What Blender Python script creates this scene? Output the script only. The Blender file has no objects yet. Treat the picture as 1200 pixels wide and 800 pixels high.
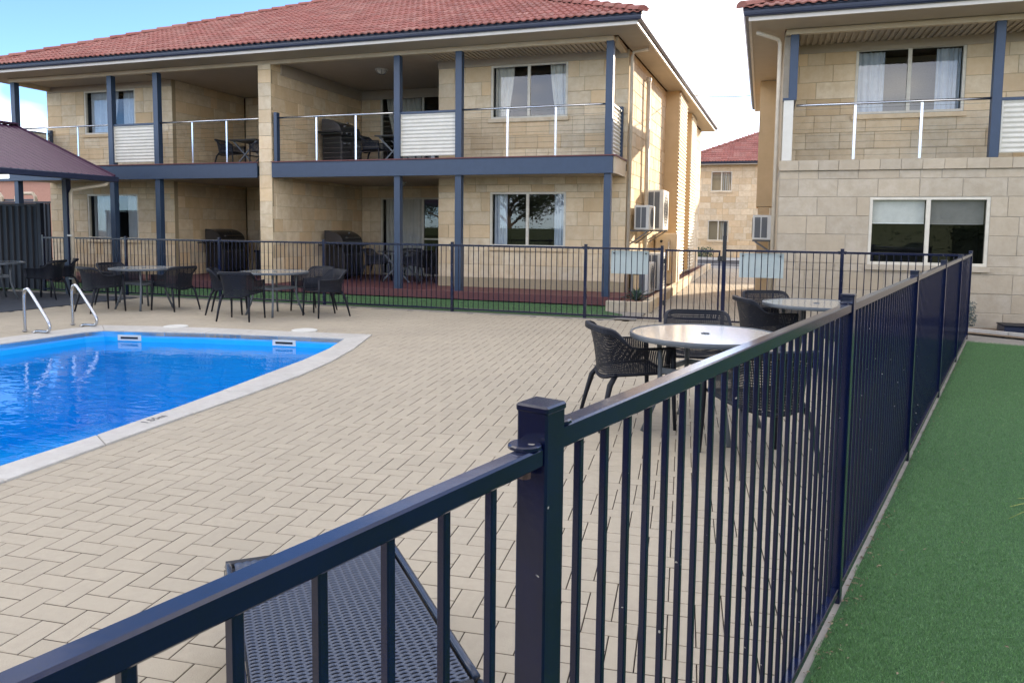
import bpy, bmesh, math, random
import numpy as np
from mathutils import Vector, Matrix
random.seed(7); np.random.seed(7)
R = math.radians
sc = bpy.context.scene
col = sc.collection

# ---------------------------------------------------------------- camera
F_PX, CY, PITCH, ROLL, YAW, CAM_H = 870.0, 339.0, R(4.69), R(.64), R(-18.55), 1.5
_F = Vector((math.sin(YAW)*math.cos(PITCH), math.cos(YAW)*math.cos(PITCH), -math.sin(PITCH)))
_r = Vector((math.cos(YAW), -math.sin(YAW), 0)); _u = _r.cross(_F)
_r2 = _r*math.cos(ROLL)+_u*math.sin(ROLL); _u2 = _u*math.cos(ROLL)-_r*math.sin(ROLL)
cam_d = bpy.data.cameras.new('camera'); cam = bpy.data.objects.new('camera', cam_d); col.objects.link(cam)
cam.matrix_world = Matrix(((_r2.x, _u2.x, -_F.x, 0), (_r2.y, _u2.y, -_F.y, 0), (_r2.z, _u2.z, -_F.z, CAM_H), (0, 0, 0, 1)))
cam_d.sensor_width = 36; cam_d.lens = F_PX/1200*36; cam_d.shift_y = (CY-400)/1200
cam_d.clip_start = .05; cam_d.clip_end = 3000
sc.camera = cam
def px(p):                      # only used to rank pieces by how large they show
    w = Vector(p)-Vector((0, 0, CAM_H)); d = w.dot(_F)
    if d < .05: return None
    return 600+F_PX*w.dot(_r2)/d, CY-F_PX*w.dot(_u2)/d, d

# ---------------------------------------------------------------- light
SUN_AZ, SUN_EL = R(28), R(15)    # azimuth from +Y towards +X: behind the right-hand block
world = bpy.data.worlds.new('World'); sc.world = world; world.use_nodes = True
wn, wl = world.node_tree.nodes, world.node_tree.links
wn.clear()
sky = wn.new('ShaderNodeTexSky'); sky.sky_type = 'NISHITA'; sky.sun_disc = False
sky.sun_elevation = SUN_EL; sky.sun_rotation = SUN_AZ
sky.air_density = .5; sky.dust_density = .25; sky.ozone_density = 3.0
tc = wn.new('ShaderNodeTexCoord')
mp = wn.new('ShaderNodeMapping'); mp.inputs['Scale'].default_value = (1.0, 1.0, 2.4); mp.inputs['Location'].default_value = (-3.969, 7.494, 4.783); mp.inputs['Rotation'].default_value = (0, 0, .6)  # offset picked so unseen bright clouds behind the camera light the facades
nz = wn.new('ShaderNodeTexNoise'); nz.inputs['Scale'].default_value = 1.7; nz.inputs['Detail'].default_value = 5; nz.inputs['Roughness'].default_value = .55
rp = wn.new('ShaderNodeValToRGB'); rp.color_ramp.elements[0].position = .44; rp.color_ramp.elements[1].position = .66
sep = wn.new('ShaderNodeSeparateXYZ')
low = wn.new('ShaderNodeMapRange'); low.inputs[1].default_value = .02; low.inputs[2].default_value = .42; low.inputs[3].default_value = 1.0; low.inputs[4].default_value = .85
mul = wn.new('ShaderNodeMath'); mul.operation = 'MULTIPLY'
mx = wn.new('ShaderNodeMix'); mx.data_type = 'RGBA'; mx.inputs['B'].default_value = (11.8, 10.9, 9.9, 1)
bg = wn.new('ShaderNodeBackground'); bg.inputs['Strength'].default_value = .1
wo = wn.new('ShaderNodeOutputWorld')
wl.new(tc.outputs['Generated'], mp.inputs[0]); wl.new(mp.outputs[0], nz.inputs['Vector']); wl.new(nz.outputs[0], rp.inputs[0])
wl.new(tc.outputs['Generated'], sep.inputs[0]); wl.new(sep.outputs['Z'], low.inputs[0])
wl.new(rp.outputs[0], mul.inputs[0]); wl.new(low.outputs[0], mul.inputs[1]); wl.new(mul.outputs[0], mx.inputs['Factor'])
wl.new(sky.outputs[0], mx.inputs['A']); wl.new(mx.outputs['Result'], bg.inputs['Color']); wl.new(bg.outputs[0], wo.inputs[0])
sl = bpy.data.lights.new('sun', 'SUN'); sl.energy = 2.2; sl.angle = R(.6); sl.color = (1, .84, .64)
so = bpy.data.objects.new('sun', sl); col.objects.link(so)
_sd = Vector((math.sin(SUN_AZ)*math.cos(SUN_EL), math.cos(SUN_AZ)*math.cos(SUN_EL), math.sin(SUN_EL)))
so.rotation_euler = _sd.to_track_quat('Z', 'Y').to_euler(); so.location = (30, 30, 30)
sc.view_settings.view_transform = 'Standard'; sc.view_settings.look = 'None'
sc.view_settings.exposure = 2.33; sc.view_settings.gamma = 1; sc.view_settings.use_curve_mapping = False
sc.render.engine = 'CYCLES'
sc.cycles.max_bounces = 8; sc.cycles.diffuse_bounces = 4; sc.cycles.glossy_bounces = 4; sc.cycles.transparent_max_bounces = 16
sc.cycles.use_denoising = True; sc.cycles.caustics_reflective = False; sc.cycles.caustics_refractive = False
sc.cycles.sample_clamp_indirect = 6

# ---------------------------------------------------------------- materials
M = {}
def mat(name, c, rough=.6, metal=0., c2=None, nscale=30., bump=0., bscale=None, rndv=0., spec=.5, c3=None, stretch=(1, 1, 1), coat=0., specks=False, stain=None):
    """base colour with noise between c and c2, value variation per piece (face attribute rnd / object random), bump"""
    m = bpy.data.materials.new(name); m.use_nodes = True; n, l = m.node_tree.nodes, m.node_tree.links
    b = n['Principled BSDF']; b.inputs['Roughness'].default_value = rough; b.inputs['Metallic'].default_value = metal
    b.inputs['Specular IOR Level'].default_value = spec
    if coat: b.inputs['Coat Weight'].default_value = coat; b.inputs['Coat Roughness'].default_value = .12
    t = n.new('ShaderNodeTexCoord'); mpn = n.new('ShaderNodeMapping'); mpn.inputs['Scale'].default_value = stretch
    l.new(t.outputs['Object'], mpn.inputs[0])
    at = n.new('ShaderNodeAttribute'); at.attribute_name = 'rnd'
    oi = n.new('ShaderNodeObjectInfo')
    ad = n.new('ShaderNodeMath'); ad.operation = 'ADD'; l.new(at.outputs['Fac'], ad.inputs[0]); l.new(oi.outputs['Random'], ad.inputs[1])
    fr = n.new('ShaderNodeMath'); fr.operation = 'FRACT'; l.new(ad.outputs[0], fr.inputs[0])
    off = n.new('ShaderNodeVectorMath'); off.operation = 'ADD'
    cmb = n.new('ShaderNodeCombineXYZ'); sc_ = n.new('ShaderNodeMath'); sc_.operation = 'MULTIPLY'; sc_.inputs[1].default_value = 37.
    l.new(fr.outputs[0], sc_.inputs[0])
    for k in range(3): l.new(sc_.outputs[0], cmb.inputs[k])
    l.new(mpn.outputs[0], off.inputs[0]); l.new(cmb.outputs[0], off.inputs[1])
    src = off.outputs[0] if rndv else mpn.outputs[0]
    no = n.new('ShaderNodeTexNoise'); no.inputs['Scale'].default_value = nscale; no.inputs['Detail'].default_value = 8; no.inputs['Roughness'].default_value = .65
    l.new(src, no.inputs['Vector'])
    cr = n.new('ShaderNodeValToRGB'); cr.color_ramp.elements[0].color = (*c, 1); cr.color_ramp.elements[1].color = (*(c2 or tuple(x*.86 for x in c)), 1)
    cr.color_ramp.elements[0].position = .36; cr.color_ramp.elements[1].position = .64
    l.new(no.outputs[0], cr.inputs[0]); out = cr.outputs[0]
    if c3:                                   # a second tone chosen per piece
        mm = n.new('ShaderNodeMix'); mm.data_type = 'RGBA'; mm.inputs['B'].default_value = (*c3, 1)
        mr = n.new('ShaderNodeMapRange'); mr.inputs[1].default_value = .35; mr.inputs[2].default_value = 1.; mr.inputs[3].default_value = 0; mr.inputs[4].default_value = .75
        l.new(fr.outputs[0], mr.inputs[0]); l.new(mr.outputs[0], mm.inputs['Factor']); l.new(out, mm.inputs['A']); out = mm.outputs['Result']
    if rndv:
        hs = n.new('ShaderNodeHueSaturation'); mr2 = n.new('ShaderNodeMapRange')
        mr2.inputs[3].default_value = 1-rndv; mr2.inputs[4].default_value = 1+rndv
        f2 = n.new('ShaderNodeMath'); f2.operation = 'FRACT'; m7 = n.new('ShaderNodeMath'); m7.operation = 'MULTIPLY'; m7.inputs[1].default_value = 7.31
        l.new(fr.outputs[0], m7.inputs[0]); l.new(m7.outputs[0], f2.inputs[0]); l.new(f2.outputs[0], mr2.inputs[0])
        l.new(mr2.outputs[0], hs.inputs['Value']); l.new(out, hs.inputs['Color']); out = hs.outputs[0]
    if stain:                                # broad weathering, laid out in world space: (amount, scale xyz)
        ge = n.new('ShaderNodeNewGeometry'); m4 = n.new('ShaderNodeMapping'); m4.inputs['Scale'].default_value = stain[1]; l.new(ge.outputs['Position'], m4.inputs[0])
        n4 = n.new('ShaderNodeTexNoise'); n4.inputs['Scale'].default_value = 1.; n4.inputs['Detail'].default_value = 7; n4.inputs['Roughness'].default_value = .7; l.new(m4.outputs[0], n4.inputs['Vector'])
        r4 = n.new('ShaderNodeMapRange'); r4.inputs[1].default_value = .3; r4.inputs[2].default_value = .7; r4.inputs[3].default_value = 1-stain[0]; r4.inputs[4].default_value = 1+stain[0]*.6; l.new(n4.outputs[0], r4.inputs[0])
        h4 = n.new('ShaderNodeHueSaturation'); l.new(r4.outputs[0], h4.inputs['Value']); l.new(out, h4.inputs['Color']); out = h4.outputs[0]
    if specks:                               # tiny pale splashes and dust spots
        n3 = n.new('ShaderNodeTexNoise'); n3.inputs['Scale'].default_value = 55; n3.inputs['Detail'].default_value = 1; l.new(src, n3.inputs['Vector'])
        r3 = n.new('ShaderNodeValToRGB'); r3.color_ramp.elements[0].position = .775; r3.color_ramp.elements[1].position = .79; l.new(n3.outputs[0], r3.inputs[0])
        m3_ = n.new('ShaderNodeMix'); m3_.data_type = 'RGBA'; m3_.inputs['B'].default_value = (.35, .33, .29, 1); l.new(r3.outputs[0], m3_.inputs['Factor']); l.new(out, m3_.inputs['A']); out = m3_.outputs['Result']
    l.new(out, b.inputs['Base Color'])
    if bump:
        n2 = n.new('ShaderNodeTexNoise'); n2.inputs['Scale'].default_value = bscale or nscale*2; n2.inputs['Detail'].default_value = 6
        l.new(src, n2.inputs['Vector'])
        bp = n.new('ShaderNodeBump'); bp.inputs['Strength'].default_value = bump; bp.inputs['Distance'].default_value = .01
        l.new(n2.outputs[0], bp.inputs['Height']); l.new(bp.outputs[0], b.inputs['Normal'])
    M[name] = m
    return m
def glass_mat(name, tint=(.93, .96, .97), ior=1.5, rough=0., wave=None):
    m = bpy.data.materials.new(name); m.use_nodes = True; n, l = m.node_tree.nodes, m.node_tree.links
    n.remove(n['Principled BSDF']); o = n['Material Output']
    tr = n.new('ShaderNodeBsdfTransparent'); tr.inputs[0].default_value = (*tint, 1)
    gl = n.new('ShaderNodeBsdfGlossy'); gl.inputs['Roughness'].default_value = rough
    fz = n.new('ShaderNodeLayerWeight'); fz.inputs['Blend'].default_value = .5; f0 = ((ior-1)/(ior+1))**2
    pw = n.new('ShaderNodeMath'); pw.operation = 'POWER'; pw.inputs[1].default_value = 5; l.new(fz.outputs['Facing'], pw.inputs[0])
    fr = n.new('ShaderNodeMapRange'); fr.inputs[3].default_value = f0; fr.inputs[4].default_value = 1.; l.new(pw.outputs[0], fr.inputs[0])
    ms = n.new('ShaderNodeMixShader'); l.new(fr.outputs[0], ms.inputs[0]); l.new(tr.outputs[0], ms.inputs[1]); l.new(gl.outputs[0], ms.inputs[2]); l.new(ms.outputs[0], o.inputs[0])
    if wave:
        t = n.new('ShaderNodeTexCoord'); mpn = n.new('ShaderNodeMapping'); mpn.inputs['Scale'].default_value = (1.0, 2.2, 1); mpn.inputs['Rotation'].default_value = (0, 0, .35)
        no = n.new('ShaderNodeTexNoise'); no.inputs['Scale'].default_value = wave[0]; no.inputs['Detail'].default_value = 3; no.inputs['Distortion'].default_value = .6
        bp = n.new('ShaderNodeBump'); bp.inputs['Strength'].default_value = wave[1]; bp.inputs['Distance'].default_value = .05
        l.new(t.outputs['Object'], mpn.inputs[0]); l.new(mpn.outputs[0], no.inputs['Vector']); l.new(no.outputs[0], bp.inputs['Height'])
        l.new(bp.outputs[0], gl.inputs['Normal']); l.new(bp.outputs[0], fz.inputs['Normal'])
    M[name] = m
mat('stone', (.71, .605, .44), .9, c2=(.61, .49, .325), nscale=6, bump=.9, bscale=16, rndv=.10, c3=(.63, .45, .25), stain=(.10, (1.6, 1.6, .5)))
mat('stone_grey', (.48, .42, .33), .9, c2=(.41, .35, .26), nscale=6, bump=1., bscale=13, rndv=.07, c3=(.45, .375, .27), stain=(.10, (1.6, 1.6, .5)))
mat('mortar', (.38, .31, .2), .95, nscale=40)
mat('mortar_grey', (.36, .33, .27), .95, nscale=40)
mat('paver', (.415, .362, .274), .85, c2=(.382, .332, .25), nscale=26, bump=.25, bscale=160, rndv=.03, c3=(.39, .34, .255), stain=(.09, (.8, .8, .8)))
mat('paver_joint', (.075, .052, .038), .95, nscale=50)
mat('coping', (.51, .495, .455), .8, c2=(.45, .43, .39), nscale=12, bump=.25, bscale=80, rndv=.04, stain=(.1, (2, 2, 2)))
mat('concrete', (.31, .29, .255), .9, c2=(.24, .225, .2), nscale=9, bump=.3, bscale=60)
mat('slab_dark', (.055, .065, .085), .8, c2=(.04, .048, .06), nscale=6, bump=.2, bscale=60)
mat('blue_steel', (.026, .050, .098), .42, c2=(.022, .044, .086), nscale=8, spec=.5)
mat('fence_paint', (.0015, .0056, .036), .18, c2=(.0022, .0050, .024), nscale=9, bump=.03, bscale=60, spec=.5, coat=.2, rndv=.05, specks=True)
mat('roof_tile', (.31, .115, .092), .8, c2=(.25, .09, .073), nscale=9, bump=.25, bscale=60, rndv=.13, c3=(.32, .16, .13), spec=.3, stain=(.14, (.7, .7, .7)))
mat('gutter', (.016, .024, .055), .35, nscale=5)
mat('fascia', (.62, .58, .52), .5, c2=(.56, .52, .46), nscale=4)
mat('cream', (.58, .48, .34), .55, c2=(.53, .43, .3), nscale=4)
mat('tan', (.60, .44, .25), .6, c2=(.55, .40, .22), nscale=3)
mat('tan_pale', (.66, .55, .38), .6, c2=(.6, .5, .34), nscale=3)
mat('soffit', (.42, .36, .28), .7, c2=(.39, .33, .26), nscale=3)
mat('frame_white', (.66, .62, .52), .45, nscale=6)
mat('screen', (.66, .64, .57), .45, c2=(.6, .58, .51), nscale=5)
mat('steel', (.50, .52, .55), .24, metal=1., c2=(.55, .56, .58), nscale=40)
mat('deck', (.145, .05, .05), .6, c2=(.11, .038, .04), nscale=10, bump=.2, bscale=40)
mat('chair', (.006, .008, .014), .5, c2=(.009, .011, .018), nscale=30, spec=.28)
mat('table_metal', (.10, .115, .13), .4, c2=(.085, .1, .115), nscale=20)
mat('black', (.01, .011, .014), .35, nscale=20)
mat('hood', (.10, .10, .11), .3, metal=.7, nscale=10)
mat('white_box', (.70, .70, .66), .45, c2=(.64, .63, .58), nscale=6)
mat('grille', (.16, .17, .18), .6, nscale=30)
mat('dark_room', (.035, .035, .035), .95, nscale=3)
mat('curtain', (.62, .60, .54), .9, c2=(.55, .53, .47), nscale=6)
mat('curtain_blue', (.50, .55, .60), .9, c2=(.44, .48, .54), nscale=6)
mat('blind', (.62, .62, .56), .8, nscale=6)
mat('purple', (.062, .021, .052), .5, c2=(.054, .018, .045), nscale=4)
mat('colorbond', (.006, .009, .019), .5, c2=(.005, .008, .016), nscale=5, spec=.3)
mat('pink', (.42, .23, .17), .85, c2=(.38, .2, .15), nscale=10, bump=.2)
mat('sign_back', (.50, .58, .56), .5, c2=(.46, .54, .53), nscale=6)
mat('liner', (.005, .46, .86), .4, c2=(.004, .42, .82), nscale=3)
mat('liner_band', (.10, .45, .85), .35, c2=(.08, .40, .8), nscale=4)
mat('turf', (.040, .105, .034), .9, c2=(.052, .125, .044), nscale=30, bump=.5, bscale=300)
mat('blade', (.082, .215, .060), .55, c2=(.17, .32, .13), nscale=1.3, rndv=.35)
mat('mulch', (.10, .04, .028), .95, c2=(.16, .07, .045), nscale=60, bump=1., bscale=120)
mat('soil', (.24, .17, .11), .95, c2=(.16, .12, .08), nscale=30, bump=.6)
mat('agave', (.05, .095, .075), .5, c2=(.07, .12, .09), nscale=10)
mat('leaf', (.045, .075, .035), .6, c2=(.07, .10, .05), nscale=6, rndv=.3)
mat('leaf_grey', (.12, .15, .14), .7, c2=(.07, .1, .09), nscale=9, rndv=.3)
mat('blade_yellow', (.32, .36, .10), .6, c2=(.18, .26, .07), nscale=5)
mat('bark', (.12, .09, .065), .9, c2=(.2, .16, .12), nscale=20, bump=.6)
mat('asphalt', (.05, .05, .053), .9, nscale=60, bump=.3)
mat('road_line', (.7, .7, .68), .7, nscale=20)
mat('ground', (.30, .25, .18), .95, c2=(.24, .2, .14), nscale=2)
mat('weave', (.034, .050, .088), .33, c2=(.044, .062, .10), nscale=40)
mat('weave_rail', (.02, .032, .06), .25, nscale=20)
mat('weave_dark', (.015, .018, .026), .5, nscale=40)
mat('pipe', (.60, .52, .40), .45, nscale=6)
mat('text_ink', (.10, .10, .11), .6, nscale=20)
mat('lamp_glass', (.65, .64, .58), .35, nscale=8)
mat('litter', (.30, .24, .15), .9, c2=(.16, .12, .08), nscale=20, rndv=.4)
mat('rust', (.11, .055, .035), .7, c2=(.05, .03, .03), nscale=30)
glass_mat('glass', ior=1.8); glass_mat('glass_screen', (.52, .53, .54), 1.7)
glass_mat('water', (.33, .91, 1.), 1.33, wave=(2.6, .13))
def tabletop_mat():
    m = mat('table_glass', (.55, .56, .52), .12, nscale=10, coat=1., spec=.8); n, l = m.node_tree.nodes, m.node_tree.links
    vo = n.new('ShaderNodeTexVoronoi'); vo.inputs['Scale'].default_value = 75; t = n.new('ShaderNodeTexCoord'); l.new(t.outputs['Object'], vo.inputs['Vector'])
    cr = n.new('ShaderNodeValToRGB'); cr.color_ramp.elements[0].color = (.80, .79, .71, 1); cr.color_ramp.elements[1].color = (.45, .46, .43, 1)
    cr.color_ramp.elements[0].position = .2; cr.color_ramp.elements[1].position = .75
    l.new(vo.outputs['Distance'], cr.inputs[0]); l.new(cr.outputs[0], n['Principled BSDF'].inputs['Base Color'])
    bp = n.new('ShaderNodeBump'); bp.inputs['Strength'].default_value = .5; bp.inputs['Distance'].default_value = .004; l.new(vo.outputs['Distance'], bp.inputs['Height']); l.new(bp.outputs[0], n['Principled BSDF'].inputs['Normal'])
tabletop_mat()

# ---------------------------------------------------------------- mesh helpers
WL = {}
def wloc(o): return WL.get(o.name, Vector((0, 0, 0))) if o else Vector((0, 0, 0))
def tag(o, label=None, cat=None, group=None, kind=None):
    if label: o['label'] = label
    if cat: o['category'] = cat
    if group: o['group'] = group
    if kind: o['kind'] = kind
    return o
def empty(name, loc=(0, 0, 0), label=None, cat=None, group=None, kind=None):
    o = bpy.data.objects.new(name, None); col.objects.link(o); o.location = loc; o.empty_display_size = .1
    WL[o.name] = Vector(loc); return tag(o, label, cat, group, kind)
def kids(o): return [c for c in col.objects if c.parent == o]
CH = {}
def copy_tree(o, parent=None):
    c = o.copy(); col.objects.link(c); c.parent = parent
    if parent is not None: CH.setdefault(parent.name, []).append(c)
    for ch in list(CH.get(o.name, [])): copy_tree(ch, c)
    return c
def child(o, parent):
    o.parent = parent; CH.setdefault(parent.name, []).append(o)
class MB:
    def __init__(s): s.v = []; s.f = []; s.rn = []; s.mi = []
    def add(s, vs, fs, rnd=0., mi=0):
        k = len(s.v); s.v += [tuple(p) for p in vs]
        for f in fs: s.f.append(tuple(i+k for i in f)); s.rn.append(rnd); s.mi.append(mi)
        return s
    def box(s, x0, x1, y0, y1, z0, z1, rnd=0., mi=0, b=0.):
        if b <= 0:
            vs = [(x, y, z) for z in (z0, z1) for y in (y0, y1) for x in (x0, x1)]
            return s.add(vs, [(0, 2, 3, 1), (4, 5, 7, 6), (0, 1, 5, 4), (2, 6, 7, 3), (0, 4, 6, 2), (1, 3, 7, 5)], rnd, mi)
        vs = []; idx = {}
        for i, x in enumerate((x0, x1)):
            for j, y in enumerate((y0, y1)):
                for k, z in enumerate((z0, z1)):
                    dx, dy, dz = (b, -b)[i], (b, -b)[j], (b, -b)[k]
                    idx[i, j, k] = len(vs); vs += [(x, y+dy, z+dz), (x+dx, y, z+dz), (x+dx, y+dy, z)]
        fs = []
        def q(a, ax):
            return [idx[c]+ax for c in a]
        for i in (0, 1): fs.append(q([(i, 0, 0), (i, 0, 1), (i, 1, 1), (i, 1, 0)] if i == 0 else [(i, 0, 0), (i, 1, 0), (i, 1, 1), (i, 0, 1)], 0))
        for j in (0, 1): fs.append(q([(0, j, 0), (1, j, 0), (1, j, 1), (0, j, 1)] if j == 0 else [(0, j, 0), (0, j, 1), (1, j, 1), (1, j, 0)], 1))
        for k in (0, 1): fs.append(q([(0, 0, k), (0, 1, k), (1, 1, k), (1, 0, k)] if k == 0 else [(0, 0, k), (1, 0, k), (1, 1, k), (0, 1, k)], 2))
        for i in (0, 1):
            for j in (0, 1): a, c = idx[i, j, 0], idx[i, j, 1]; fs.append([a, a+1, c+1, c] if (i ^ j) else [a, c, c+1, a+1])
        for i in (0, 1):
            for k in (0, 1): a, c = idx[i, 0, k], idx[i, 1, k]; fs.append([a, c, c+2, a+2])
        for j in (0, 1):
            for k in (0, 1): a, c = idx[0, j, k], idx[1, j, k]; fs.append([a+1, c+1, c+2, a+2])
        for c in idx.values(): fs.append([c, c+1, c+2])
        return s.add(vs, fs, rnd, mi)
    def obox(s, c, u, v, w, rnd=0., mi=0):
        c, u, v, w = Vector(c), Vector(u), Vector(v), Vector(w)
        vs = [c+u*i+v*j+w*k for k in (-1, 1) for j in (-1, 1) for i in (-1, 1)]
        return s.add(vs, [(0, 2, 3, 1), (4, 5, 7, 6), (0, 1, 5, 4), (2, 6, 7, 3), (0, 4, 6, 2), (1, 3, 7, 5)], rnd, mi)
    def bar(s, a, b, w, h, up=(0, 0, 1), rnd=0., mi=0):
        a, b = Vector(a), Vector(b); d = (b-a); t = d.normalized(); sd = t.cross(Vector(up))
        sd = sd.normalized() if sd.length > 1e-5 else Vector((1, 0, 0)); u2 = sd.cross(t)
        return s.obox((a+b)/2, d/2, sd*w/2, u2*h/2, rnd, mi)
    def tube(s, pts, r, n=8, closed=False, rnd=0., mi=0, flat=1.):
        pts = [Vector(p) for p in pts]; m = len(pts); rs = r if isinstance(r, (list, tuple)) else [r]*m
        vs = []; up = None
        for i, p in enumerate(pts):
            a = pts[i-1] if (i > 0 or closed) else pts[i]; b = pts[(i+1) % m] if (i < m-1 or closed) else pts[i]
            t = (b-a).normalized()
            if up is None:
                up = Vector((0, 0, 1)) if abs(t.z) < .9 else Vector((0, 1, 0))
            sd = t.cross(up); sd.normalize(); up = sd.cross(t).normalized()
            for k in range(n):
                a_ = 2*math.pi*k/n; vs.append(p+sd*math.cos(a_)*rs[i]+up*math.sin(a_)*rs[i]*flat)
        fs = []
        for i in range(m if closed else m-1):
            j = (i+1) % m
            for k in range(n): fs.append((i*n+k, i*n+(k+1) % n, j*n+(k+1) % n, j*n+k))
        if not closed: fs += [tuple(range(n))[::-1], tuple((m-1)*n+k for k in range(n))]
        return s.add(vs, fs, rnd, mi)
    def lathe(s, prof, n=24, c=(0, 0, 0), rnd=0., mi=0, cap=True):
        vs = []; m = len(prof)
        for (r, z) in prof:
            for k in range(n): a = 2*math.pi*k/n; vs.append((c[0]+r*math.cos(a), c[1]+r*math.sin(a), c[2]+z))
        fs = [(i*n+k, i*n+(k+1) % n, (i+1)*n+(k+1) % n, (i+1)*n+k) for i in range(m-1) for k in range(n)]
        if cap: fs += [tuple(range(n))[::-1], tuple((m-1)*n+k for k in range(n))]
        return s.add(vs, fs, rnd, mi)
    def prism(s, poly, z0, z1, rnd=0., mi=0):
        n = len(poly); vs = [(x, y, z0) for x, y in poly]+[(x, y, z1) for x, y in poly]
        return s.add(vs, [tuple(range(n))[::-1], tuple(range(n, 2*n))]+[(i, (i+1) % n, (i+1) % n+n, i+n) for i in range(n)], rnd, mi)
    def mesh(s, name, mats, smooth=False, centre=True):
        c = Vector((0, 0, 0))
        if centre and s.v:
            a = np.array(s.v); c = Vector((a.min(0)+a.max(0))/2)
        me = bpy.data.meshes.new(name); me.from_pydata([tuple(Vector(p)-c) for p in s.v], [], s.f)
        for m_ in (mats if isinstance(mats, (list, tuple)) else [mats]): me.materials.append(M[m_] if isinstance(m_, str) else m_)
        at = me.attributes.new('rnd', 'FLOAT', 'FACE'); at.data.foreach_set('value', s.rn)
        if any(s.mi): me.polygons.foreach_set('material_index', s.mi)
        if smooth: me.polygons.foreach_set('use_smooth', [True]*len(s.f))
        return me, c
    def build(s, name, mats, parent=None, smooth=False, centre=True, **kw):
        me, c = s.mesh(name, mats, smooth, centre)
        o = bpy.data.objects.new(name, me); col.objects.link(o); WL[o.name] = c
        o.location = c-wloc(parent)
        if parent: child(o, parent)
        return tag(o, **kw)
def inst(name, me, loc, parent=None, rotz=0., **kw):
    o = bpy.data.objects.new(name, me); col.objects.link(o); o.location = Vector(loc)-wloc(parent); o.rotation_euler = (0, 0, rotz)
    WL[o.name] = Vector(loc)
    if parent: child(o, parent)
    return tag(o, **kw)
def smooth_by_angle(o, ang=40):
    me = o.data; me.polygons.foreach_set('use_smooth', [True]*len(me.polygons))
    bm = bmesh.new(); bm.from_mesh(me)
    for e in bm.edges:
        if len(e.link_faces) == 2 and e.calc_face_angle(0) > R(ang): e.smooth = False
    bm.to_mesh(me); bm.free()

# ---------------------------------------------------------------- ground, paving
FD = Vector((math.sin(R(15.62)), math.cos(R(15.62)), 0)); FN = Vector((FD.y, -FD.x, 0))   # right-hand fence direction, its right side
FP0 = Vector((-.285, .984, 0))                                                            # its corner post
def fence_x(y): return FP0.x+(y-FP0.y)*FD.x/FD.y
gr_ = MB(); _gx, _gy = (-300, -9.0, -4.37, 300), (-100, -1.62, 8.61, 900)
for a_ in range(3):
    for b_ in range(3):
        if (a_, b_) != (1, 1): gr_.add([(_gx[a_], _gy[b_], -.06), (_gx[a_+1], _gy[b_], -.06), (_gx[a_+1], _gy[b_+1], -.06), (_gx[a_], _gy[b_+1], -.06)], [(0, 1, 2, 3)])
gr_.build('ground', 'ground', kind='structure')
POOL_IN = [(-8.87, -1.6), (-8.87, 3.), (-8.86, 6.58), (-8.80, 7.75), (-8.70, 7.97), (-8.4, 8.03), (-7.27, 8.31), (-6.2, 8.47), (-5.23, 8.60), (-4.97, 7.80), (-4.80, 7.0), (-4.68, 6.15), (-4.57, 5.4), (-4.48, 4.7), (-4.41, 3.95), (-4.38, 3.1), (-4.38, 1.), (-4.38, -1.6)]
POOL_OUT = [(-9.30, -1.6), (-9.30, 3.), (-9.30, 6.9), (-9.27, 7.9), (-9.17, 8.37), (-8.5, 8.55), (-7.4, 8.77), (-6.3, 8.88), (-5.08, 9.06), (-4.69, 7.90), (-4.47, 7.05), (-4.34, 6.3), (-4.27, 5.5), (-4.23, 4.7), (-4.17, 3.8), (-4.11, 3.05), (-4.08, 1.), (-4.08, -1.6)]
POOL_MID = [(.62*a[0]+.38*b[0], .62*a[1]+.38*b[1]) for a, b in zip(POOL_IN, POOL_OUT)]
def inside(p, poly):
    c = False; n = len(poly); x, y = p
    for i in range(n):
        (x0, y0), (x1, y1) = poly[i], poly[(i+1) % n]
        if (y0 > y) != (y1 > y) and x < (x1-x0)*(y-y0)/(y1-y0)+x0: c = not c
    return c
# joint bed below the pavers, with a hole for the pool: four sheets round it
bed = MB()
def sheet(mb, x0, x1, y0, y1, z): mb.add([(x0, y0, z), (x1, y0, z), (x1, y1, z), (x0, y1, z)], [(0, 1, 2, 3)])
sheet(bed, -14, -9.1, -6, 12.2, -.016); sheet(bed, -9.1, -4.9, 8.7, 12.2, -.016); sheet(bed, -9.1, 3.4, -6, -1.7, -.016)
sheet(bed, -4.3, 3.4, -1.7, 12.2, -.016); sheet(bed, -4.8, -4.3, 7.5, 12.2, -.016); sheet(bed, -4.9, -4.8, 8.8, 12.2, -.016)
sheet(bed, -1.98, 2.95, 12.2, 13.3, -.016); sheet(bed, -1.98, .3, 13.3, 31, -.016)
paving = bed.build('paving', 'paver_joint', kind='structure')
PW = .105; pa = R(5.5); ex = Vector((math.cos(pa), math.sin(pa), 0)); ey = Vector((-math.sin(pa), math.cos(pa), 0))
pvo = Vector((-2.547, 2.107, 0))
pav = []
def paver_ok(c):
    x, y = c.x, c.y
    if y < -1 or y > 30.8 or x < -12.02: return False
    if y > 12.10 and (x < -1.95 or x > 2.7): return False
    if y > 13.28 and x > .24: return False
    if inside((x, y), POOL_MID): return False
    if y < 12.2 and x > fence_x(y)+.05: return False
    return True
for i in range(-150, 90):
    for j in range(-90, 330):
        s_ = (i-j) % 4
        if s_ == 0: c = pvo+ex*PW*(i+1)+ey*PW*(j+.5); o_ = 0
        elif s_ == 3: c = pvo+ex*PW*(i+.5)+ey*PW*(j+1); o_ = 1
        else: continue
        if not paver_ok(c): continue
        q = px((c.x, c.y, 0))
        pav.append((q[2] if q else 50., c, o_))
pav.sort(key=lambda t: t[0])
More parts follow.
